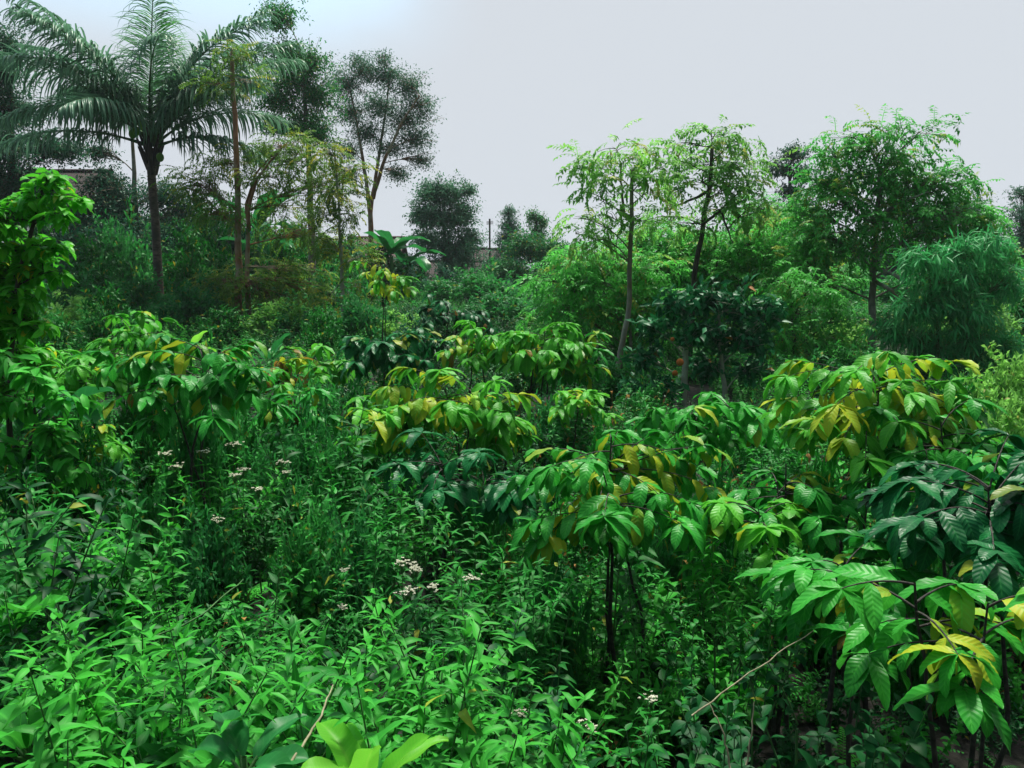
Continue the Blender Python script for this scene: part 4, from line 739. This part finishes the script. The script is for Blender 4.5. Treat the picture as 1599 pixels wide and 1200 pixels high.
def scatter(name, label, cat, pts, rot, scl, idx):
    me = bpy.data.meshes.new(name); n = len(pts); me.vertices.add(n); me.vertices.foreach_set('co', pts.astype('f').ravel())
    a = me.attributes.new('rot', 'FLOAT_VECTOR', 'POINT'); a.data.foreach_set('vector', rot.astype('f').ravel())
    a = me.attributes.new('scl', 'FLOAT', 'POINT'); a.data.foreach_set('value', scl.astype('f'))
    a = me.attributes.new('idx', 'INT', 'POINT'); a.data.foreach_set('value', idx.astype('i'))
    o = bpy.data.objects.new(name, me); COL.objects.link(o); o['kind'] = 'stuff'; o['label'] = label; o['category'] = cat
    gname = 'scatter_' + name; ng = bpy.data.node_groups.new(gname, 'GeometryNodeTree')
    ng.interface.new_socket('Geometry', in_out='INPUT', socket_type='NodeSocketGeometry'); ng.interface.new_socket('Geometry', in_out='OUTPUT', socket_type='NodeSocketGeometry')
    n_ = ng.nodes; l = ng.links; gi = n_.new('NodeGroupInput'); go = n_.new('NodeGroupOutput'); ip = n_.new('GeometryNodeInstanceOnPoints'); ci = n_.new('GeometryNodeCollectionInfo')
    ci.inputs['Collection'].default_value = src_col; ci.inputs['Separate Children'].default_value = True; ci.inputs['Reset Children'].default_value = True
    def na(nm, ty):
        k = n_.new('GeometryNodeInputNamedAttribute'); k.data_type = ty; k.inputs['Name'].default_value = nm; return k.outputs['Attribute']
    l.new(gi.outputs[0], ip.inputs['Points']); l.new(ci.outputs[0], ip.inputs['Instance']); ip.inputs['Pick Instance'].default_value = True
    l.new(na('idx', 'INT'), ip.inputs['Instance Index']); l.new(na('rot', 'FLOAT_VECTOR'), ip.inputs['Rotation']); l.new(na('scl', 'FLOAT'), ip.inputs['Scale'])
    l.new(ip.outputs[0], go.inputs[0]); md = o.modifiers.new('scatter', 'NODES'); md.node_group = ng
    return o
rng = np.random.default_rng(5)
def field(y0, y1, per, seed, margin=1.25):
    r = np.random.default_rng(seed); area = (y1 ** 2 - y0 ** 2) * .64 * margin + 2 * (y1 - y0); n = int(area * per)
    y = np.sqrt(r.random(n) * (y1 ** 2 - y0 ** 2) + y0 ** 2); x = (r.random(n) * 2 - 1) * (y * .64 * margin + 1); return x, y, r
def nz(x, y, k, s): return np.sin(x * k + s) * np.cos(y * k * .9 - s * 1.7) + .5 * np.sin(x * k * 2.3 - y * k * 1.9 + s * 3)
# near weeds
x, y, r = field(1.5, 9, 21, 1)
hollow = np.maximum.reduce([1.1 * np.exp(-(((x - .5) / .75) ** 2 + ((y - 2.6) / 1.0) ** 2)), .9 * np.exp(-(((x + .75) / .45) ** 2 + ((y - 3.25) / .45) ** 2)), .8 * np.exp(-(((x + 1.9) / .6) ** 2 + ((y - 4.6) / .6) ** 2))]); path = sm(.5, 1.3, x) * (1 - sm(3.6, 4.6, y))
gap = sm(.35, .9, nz(x, y, 1.3, 5.0)) * .6
keep = (r.random(len(x)) > gap) & (r.random(len(x)) > .85 * hollow) & (r.random(len(x)) > .35 * path); x, y, hollow, path = x[keep], y[keep], hollow[keep], path[keep]
n = len(x); u = r.random(n); v = nz(x, y, .9, 2.0)
idx = np.where(v > .45, r.choice([2, 2, 0, 5, 9], n), np.where(v > -.2, r.choice([0, 1, 2, 4, 5], n), r.choice([3, 4, 6, 7, 0], n)))
idx = np.where((path > .4) | (hollow > .35), r.choice([3, 3, 4, 15, 15, 6], n), idx); idx = np.where(u < .012, 11, idx); idx = np.where((u > .1) & (u < .155), 16, idx); idx = np.where((u > .2) & (u < .26), 12, idx); idx = np.where((u > .3) & (u < .36), 13, idx); idx = np.where((u > .4) & (u < .49), 14, idx); idx = np.where((u > .5) & (u < .59), 15, idx); idx = np.where((u > .6) & (u < .63), 10, idx)  # dark-leaved kinds here put the hollow's deep shade into the leaf colour
scl = r.uniform(.55, 1.25, n) * (1 + .38 * nz(x, y, 1.9, .4)) * (1 - .35 * path) * (1 - .55 * hollow)
scl = np.where((idx >= 7) & (idx < 10), scl * .65, scl)
pts = np.stack([x, y, G(x, y) - .03], 1); rot = np.stack([r.normal(0, .12, n), r.normal(0, .12, n), r.random(n) * 6.28], 1)
# keep the lens clear
ok = (y > 2.5) | (pts[:, 2] + .7 * scl < 2 - .47 * y)
scatter('undergrowth', 'tangled knee-high green weeds covering the ground', 'undergrowth', pts[ok], rot[ok], scl[ok], idx[ok])
x, y, r = field(9, 34, 4.5, 3, 1.15); n = len(x); idx = r.choice([7, 8, 7, 8, 9, 3, 4], n); v = nz(x, y, .35, 1.0); idx = np.where((v > .6), r.choice([8, 9, 8, 2], n), idx)
lawn = (x < -7) & (y > 13) & (y < 19); idx = np.where(lawn, r.choice([8, 8, 2, 4], n), idx)
scl = r.uniform(.5, 1.15, n) * np.interp(y, [9, 20, 34], [.75, .75, .6]); scl = np.where(lawn, scl * .6, scl)
pts = np.stack([x, y, G(x, y) - .05], 1); rot = np.stack([r.normal(0, .1, n), r.normal(0, .1, n), r.random(n) * 6.28], 1)
scatter('ground_cover', 'bushy low green growth spreading under the distant trees', 'ground cover', pts, rot, scl, idx)

# ------------------------------------------------------------------ bushes of the middle distance (individuals)
BUSH = [(300, 605, 5.4, 55, 0), (215, 590, 7.2, 50, 1), (345, 570, 6.5, 50, 0), (480, 640, 6.2, 50, 0), (560, 460, 15, 50, 0), (650, 500, 14, 45, 3), (545, 400, 33, 42, 3), (500, 390, 33, 45, 0), (575, 420, 32, 36, 0), (700, 425, 33, 36, 3), (745, 430, 33, 36, 0), (800, 420, 36, 40, 3), (110, 350, 26, 50, 3), (280, 370, 27, 45, 3), (655, 440, 30, 45, 3), (720, 452, 29, 50, 3), (785, 445, 29, 50, 3), (850, 455, 28, 50, 3), (905, 470, 26, 50, 3), (680, 482, 22, 45, 0), (765, 488, 22, 50, 3), (825, 495, 20, 45, 3), (1290, 440, 24, 55, 0), (1400, 430, 23, 60, 0), (1500, 430, 22, 60, 1), (1200, 450, 22, 55, 0), (1080, 450, 21, 55, 0), (985, 450, 21, 50, 0), (250, 400, 26, 50, 3), (130, 420, 24, 50, 3), (355, 345, 31, 45, 1), (392, 352, 30, 40, 0), (60, 320, 27, 50, 0), (600, 425, 34, 40, 0), (655, 445, 33, 45, 0), (735, 450, 34, 40, 0),  # px, top, d, radius px, kind
    (60, 470, 17, 60, 0), (140, 395, 20, 60, 1), (190, 345, 23, 55, 0), (110, 430, 18, 60, 0), (215, 430, 19, 55, 0), (290, 380, 22, 55, 1), (320, 350, 25, 50, 1), (300, 440, 17, 50, 0), (170, 470, 14, 50, 1),
    (345, 420, 20, 45, 1), (440, 400, 24, 50, 1), (450, 480, 16, 60, 0), (520, 450, 24, 50, 0), (560, 490, 18, 50, 0), (640, 470, 24, 45, 0), (500, 500, 14, 45, 1),
    (1260, 560, 11, 60, 0), (1330, 540, 12, 60, 0), (1180, 640, 8, 50, 0), (1560, 560, 9, 60, 2), (1590, 620, 7, 70, 2), (1400, 590, 9, 60, 0), (960, 560, 11, 50, 0), (1010, 600, 9.5, 45, 0), (830, 560, 12, 50, 1), (770, 560, 12.5, 40, 0), (1500, 620, 8, 60, 1),
    (90, 520, 12, 60, 1), (30, 440, 13, 60, 0), (620, 570, 10.5, 40, 1), (540, 560, 11.5, 45, 0), (1120, 560, 13, 60, 0), (1330, 480, 19, 70, 0), (1240, 500, 18, 60, 0), (1440, 500, 18, 60, 0), (1560, 500, 17, 60, 0),
        (130, 700, 5.2, 60, 1), (60, 760, 4.6, 70, 1), (220, 760, 4.6, 60, 0), (320, 800, 4.2, 70, 0), (420, 700, 5.6, 60, 0), (520, 690, 5.8, 60, 0), (560, 800, 4.3, 70, 0), (480, 790, 4.4, 60, 0), (760, 760, 4.8, 50, 0), (860, 830, 4.0, 60, 0), (1120, 800, 4.6, 60, 1), (1040, 760, 5.2, 60, 0), (640, 610, 8, 60, 0), (500, 600, 8, 60, 0), (560, 640, 7, 50, 1), (860, 620, 8, 50, 0), (330, 620, 7, 50, 1), (60, 600, 7, 60, 0), (1010, 660, 7, 50, 0), (940, 700, 6, 50, 1), (1290, 760, 5, 60, 1), (1450, 800, 4.5, 60, 1)]
rb = np.random.default_rng(88)
for k_ in range(46):
    pxx = -60 + 1720 * (k_ + .5) / 46 + rb.normal(0, 12)
    if k_ % 2: BUSH.append((pxx, rb.uniform(395, 450) + (25 if 640 < pxx < 900 else 0), rb.uniform(22, 28), rb.uniform(45, 70), int(rb.choice([0, 0, 1]))))
    else: BUSH.append((pxx, rb.uniform(450, 505), rb.uniform(14.5, 19), rb.uniform(45, 65), int(rb.choice([0, 1, 1, 2] if pxx < 600 else [0, 0, 1, 2]))))
bsrc = {}
bm_ = ['far_m', 'weed', 'pinl', 'far_d']; bw = ['dull green', 'fresh green', 'light green', 'very dark']; used = {}
for i, (px, top, d, rp, k) in enumerate(BUSH):
    p = at(px, top, d); gz = float(G(p[0], d)); H = p[2] - gz
    sz = 'tall' if H > 2.2 else 'low' if H < 1.1 else 'rounded'
    lab = '%s %s bush %s %s' % (sz, bw[k], 'far back' if d > 16 else 'midway' if d > 10 else 'close by', near_mark(px))
    if k not in bsrc:
        rg = np.random.default_rng(300 + k); Rm = 1.0; root = thing('bush', lab, 'bush', (p[0], d, gz), 'leafy bushes between the trees'); b0 = np.array([p[0], d, gz])
        bmm = MB(); fm = MB(); ncl = 260; v_ = nrm(rg.normal(0, 1, (ncl, 3))) * rg.random((ncl, 1)) ** .4; v_[:, 2] = np.abs(v_[:, 2]); lump = 1 + .22 * np.sin(5 * np.arctan2(v_[:, 1], v_[:, 0]))[:, None] + rg.normal(0, .1, (ncl, 1)); v_ = v_ * lump
        C = b0 + v_ * np.array([.72, .72, 1.0])
        for cp in C[::2]: bmm.tube(bez(b0 + rg.normal(0, .04, 3) * np.array([1, 1, 0]), b0 + (cp - b0) * .5 + np.array([0, 0, .12]), cp, 5), .008 * np.linspace(1.2, .3, 5), 4)
        cluster_leaves(fm, rg, C, nrm(v_ + np.array([0, 0, .2])), 'simple', dict(L=.12, W=.05, per=26, rc=.15, nt=2, ab=(.5, .9), yel=.04, hang=-.15))
        part('stems', bmm, M['bark_d'], root); part('crown', fm, M[bm_[k]], root); bsrc[k] = root; root.scale = (1, 1, 1); o = root
    else: o = copy_thing(bsrc[k], (p[0], d, gz), i * 1.3, 1, lab)
    wr = rp * d / F_PX / .72; o.scale = (wr, wr, max(.5, H))

# ------------------------------------------------------------------ foreground herbs (individuals)
def herb_thing(name, label, cat, px, py, d, h, mt, group, ht, rz=0, sc=1.0, fl_mat='flower'):
    """top of the plant seen at (px, py)"""
    p = at(px, py, d); b = np.array([p[0], d, p[2] - ht * sc]); gz = float(G(p[0], d))
    root = thing(name, label, cat, (b[0], b[1], gz), group); sm_, fm, fl = h; lift = b[2] - gz
    for nm, x, m in [('stems', sm_, M['stem_g']), ('leaves', fm, M[mt])] + [('flower_head', f_, M[fl_mat]) for f_ in fl]:
        if x.n:
            o = part(nm, x, m, root, (0, 0, 0)); o.location = (0, 0, lift); o.scale = (sc, sc, sc); o.rotation_euler = (0, 0, rz)
    if lift > .02:
        mb = MB(); mb.tube([(0, 0, -.03), (.01, 0, lift * .5), (0, 0, lift + .04)], .005, 5); part('main_stem', mb, M['stem_g'], root, (0, 0, 0))
    return root
BG = 'broad-leaved rosettes in the foreground'
herb_thing('broadleaf_plant', 'large pale lime rosette with wide strap leaves at the bottom edge', 'broadleaf plant', 565, 1150, 1.35, herb_broad(401, 9, .18, .05, 1.0), 'broad', BG, .15)
herb_thing('broadleaf_plant', 'blue-green broad leaf plant left of the lime rosette', 'broadleaf plant', 380, 1150, 1.4, herb_broad(402, 6, .12, .055, .6), 'broad_d', BG, .08)
herb_thing('broadleaf_plant', 'deep green rosette at the bottom left corner', 'broadleaf plant', 35, 1060, 1.7, herb_broad(403, 8, .22, .07, 1), 'weed2', BG, .19)
herb_thing('broadleaf_plant', 'light green rosette on the left margin above the corner', 'broadleaf plant', 70, 845, 2.9, herb_broad(404, 7, .26, .08, 1), 'weed2', BG, .22)
herb_thing('broadleaf_plant', 'green rosette at the left margin halfway down', 'broadleaf plant', 15, 900, 2.5, herb_broad(405, 7, .24, .09, .9), 'weed2', BG, .2)
herb_thing('broadleaf_plant', 'wide blue-green leaves behind the left coffee shrubs', 'broadleaf plant', 90, 610, 5.5, herb_broad(406, 6, .4, .18, .6), 'broad_d', BG, .2)
FG = 'white-flowered weeds'
for i, (px, py, d, lab, sc) in enumerate([(655, 885, 3.0, 'tall weed with white flower heads in the centre foreground', 1.), (700, 925, 2.9, 'weed with small white flower heads right of the tall flowering one', .8), (345, 690, 4.6, 'bushy weed topped with many cream flower heads left of centre', 1.1), (400, 745, 4.4, 'weed with fading brownish flower heads below the cream one', 1.), (530, 890, 3.1, 'low weed with one white flower head left of the tall flowering one', .7), (785, 1040, 2.2, 'weed with a single cream flower head among the bright lance leaves', .7), (1005, 1045, 2.7, 'weed with a yellowish bud head in the dark hollow', .8)]):
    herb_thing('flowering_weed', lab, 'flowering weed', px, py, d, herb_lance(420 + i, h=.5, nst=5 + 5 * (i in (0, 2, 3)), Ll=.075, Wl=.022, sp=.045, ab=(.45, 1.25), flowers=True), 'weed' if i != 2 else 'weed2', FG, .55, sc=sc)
LG = 'tall lance-leaved weeds in the foreground'
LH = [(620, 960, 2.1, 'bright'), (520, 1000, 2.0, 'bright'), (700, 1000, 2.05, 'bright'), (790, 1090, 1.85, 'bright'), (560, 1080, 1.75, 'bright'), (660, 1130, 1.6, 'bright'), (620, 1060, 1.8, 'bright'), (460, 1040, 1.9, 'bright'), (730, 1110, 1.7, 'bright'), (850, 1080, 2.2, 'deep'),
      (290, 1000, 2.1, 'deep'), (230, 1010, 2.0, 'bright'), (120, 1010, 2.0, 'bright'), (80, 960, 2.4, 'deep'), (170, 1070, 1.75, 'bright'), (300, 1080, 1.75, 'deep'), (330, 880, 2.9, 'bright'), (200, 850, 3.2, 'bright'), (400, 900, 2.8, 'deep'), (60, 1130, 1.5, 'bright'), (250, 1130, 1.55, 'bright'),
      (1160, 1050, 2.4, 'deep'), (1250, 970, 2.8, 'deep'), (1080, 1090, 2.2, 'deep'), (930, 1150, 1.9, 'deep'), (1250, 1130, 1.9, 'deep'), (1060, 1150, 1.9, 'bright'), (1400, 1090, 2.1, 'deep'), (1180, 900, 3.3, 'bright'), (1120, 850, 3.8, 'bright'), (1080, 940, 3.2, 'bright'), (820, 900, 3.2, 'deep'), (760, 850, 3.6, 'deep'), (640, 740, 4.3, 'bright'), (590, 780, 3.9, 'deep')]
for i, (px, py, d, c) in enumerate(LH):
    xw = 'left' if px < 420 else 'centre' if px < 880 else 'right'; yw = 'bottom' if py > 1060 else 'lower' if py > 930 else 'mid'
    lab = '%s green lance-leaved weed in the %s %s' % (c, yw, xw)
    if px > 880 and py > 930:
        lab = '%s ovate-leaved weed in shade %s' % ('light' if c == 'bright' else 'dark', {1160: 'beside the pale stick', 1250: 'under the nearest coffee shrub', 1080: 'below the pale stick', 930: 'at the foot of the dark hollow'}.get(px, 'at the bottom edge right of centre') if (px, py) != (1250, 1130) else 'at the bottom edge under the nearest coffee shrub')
        herb_thing('ovate_leaf_weed', lab, 'weed', px, py + 15, d, herb_lance(450 + i, h=.42, nst=6, Ll=.062, Wl=.036, sp=.06, nt_=5, ab=(.45, .85), spread=.8), 'weed' if c == 'bright' else 'dark', LG, .42, rz=i); continue  # dark leaf colour deepens the shade of the hollow
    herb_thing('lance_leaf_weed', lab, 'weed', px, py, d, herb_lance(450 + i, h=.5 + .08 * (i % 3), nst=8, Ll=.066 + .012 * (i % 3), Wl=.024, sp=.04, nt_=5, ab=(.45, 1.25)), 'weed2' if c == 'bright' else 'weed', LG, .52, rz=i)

# bare twigs and fallen sticks
def stick(label, pts, r, name='bare_twig', m='stem_b'):
    P_ = [at(*q_) for q_ in pts]; mb = MB(); p_ = resample(P_, 14); p_[1:-1] += np.random.default_rng(len(label)).normal(0, .0014, (12, 3)); mb.tube(p_, np.linspace(r, r * .45, 14), 6)
    o = part(name, mb, M[m], None, tuple(P_[0])); o.location = P_[0]; o['label'] = label; o['category'] = 'twig'; return o
stick('long straight pale stick slanting up at lower right', [(1080, 1118, 1.95), (1180, 1045, 2.05), (1270, 985, 2.15)], .0024)
stick('crooked white twig at the bottom right of centre', [(1140, 1200, 1.7), (1128, 1140, 1.72), (1108, 1100, 1.75)], .0025)
stick('second crooked white twig right of the first', [(1165, 1195, 1.7), (1175, 1140, 1.72), (1178, 1095, 1.74)], .0022)
stick('thin brown stick leaning behind the lime rosette', [(455, 1190, 1.4), (500, 1120, 1.5), (520, 1070, 1.6)], .003)
stick('cut green stalk standing in the lower left weeds', [(372, 1140, 1.9), (362, 1080, 1.9), (348, 1035, 1.9)], .006, 'cut_stalk', 'stem_g')
stick('long bent green runner across the lower left weeds', [(195, 1015, 2.2), (310, 965, 2.3), (380, 905, 2.5)], .004, 'runner_vine', 'stem_g')

# ------------------------------------------------------------------ one label, one thing
from collections import defaultdict
same = defaultdict(list)
for o in COL.objects:
    if o.parent is None and o.get('label') and not o.get('kind'): same[o['label']].append(o)
ORD = ['leftmost', 'second from left', 'third from left', 'fourth from left', 'fifth from left', 'sixth from left', 'seventh from left', 'eighth from left']
for lab, L_ in same.items():
    if len(L_) > 1:
        L_.sort(key=lambda o: o.location.x / max(.5, o.location.y))
        for i, o in enumerate(L_): o['label'] = lab + ', ' + ORD[i] if len(lab.split()) < 14 else lab.replace(' bush ', ' bush, ' + ORD[i].replace(' from left', '') + ', ') 

# ------------------------------------------------------------------ air
hz = MB(); hz.box((-2600, -12, -3), (2600, 2010, 16)); hm = bpy.data.materials.new('thin_haze'); hm.use_nodes = True; hn = hm.node_tree.nodes
hn.remove(hn['Principled BSDF']); pv = hn.new('ShaderNodeVolumePrincipled'); pv.inputs['Color'].default_value = (.82, .90, 1, 1); pv.inputs['Density'].default_value = .0005; pv.inputs['Anisotropy'].default_value = .3
hm.node_tree.links.new(pv.outputs[0], hn['Material Output'].inputs['Volume'])
ho = part('haze', hz, [hm], None, (0, 0, 0), False); ho['kind'] = 'stuff'; ho['label'] = 'thin pale evening haze over the far trees'; ho['category'] = 'haze'
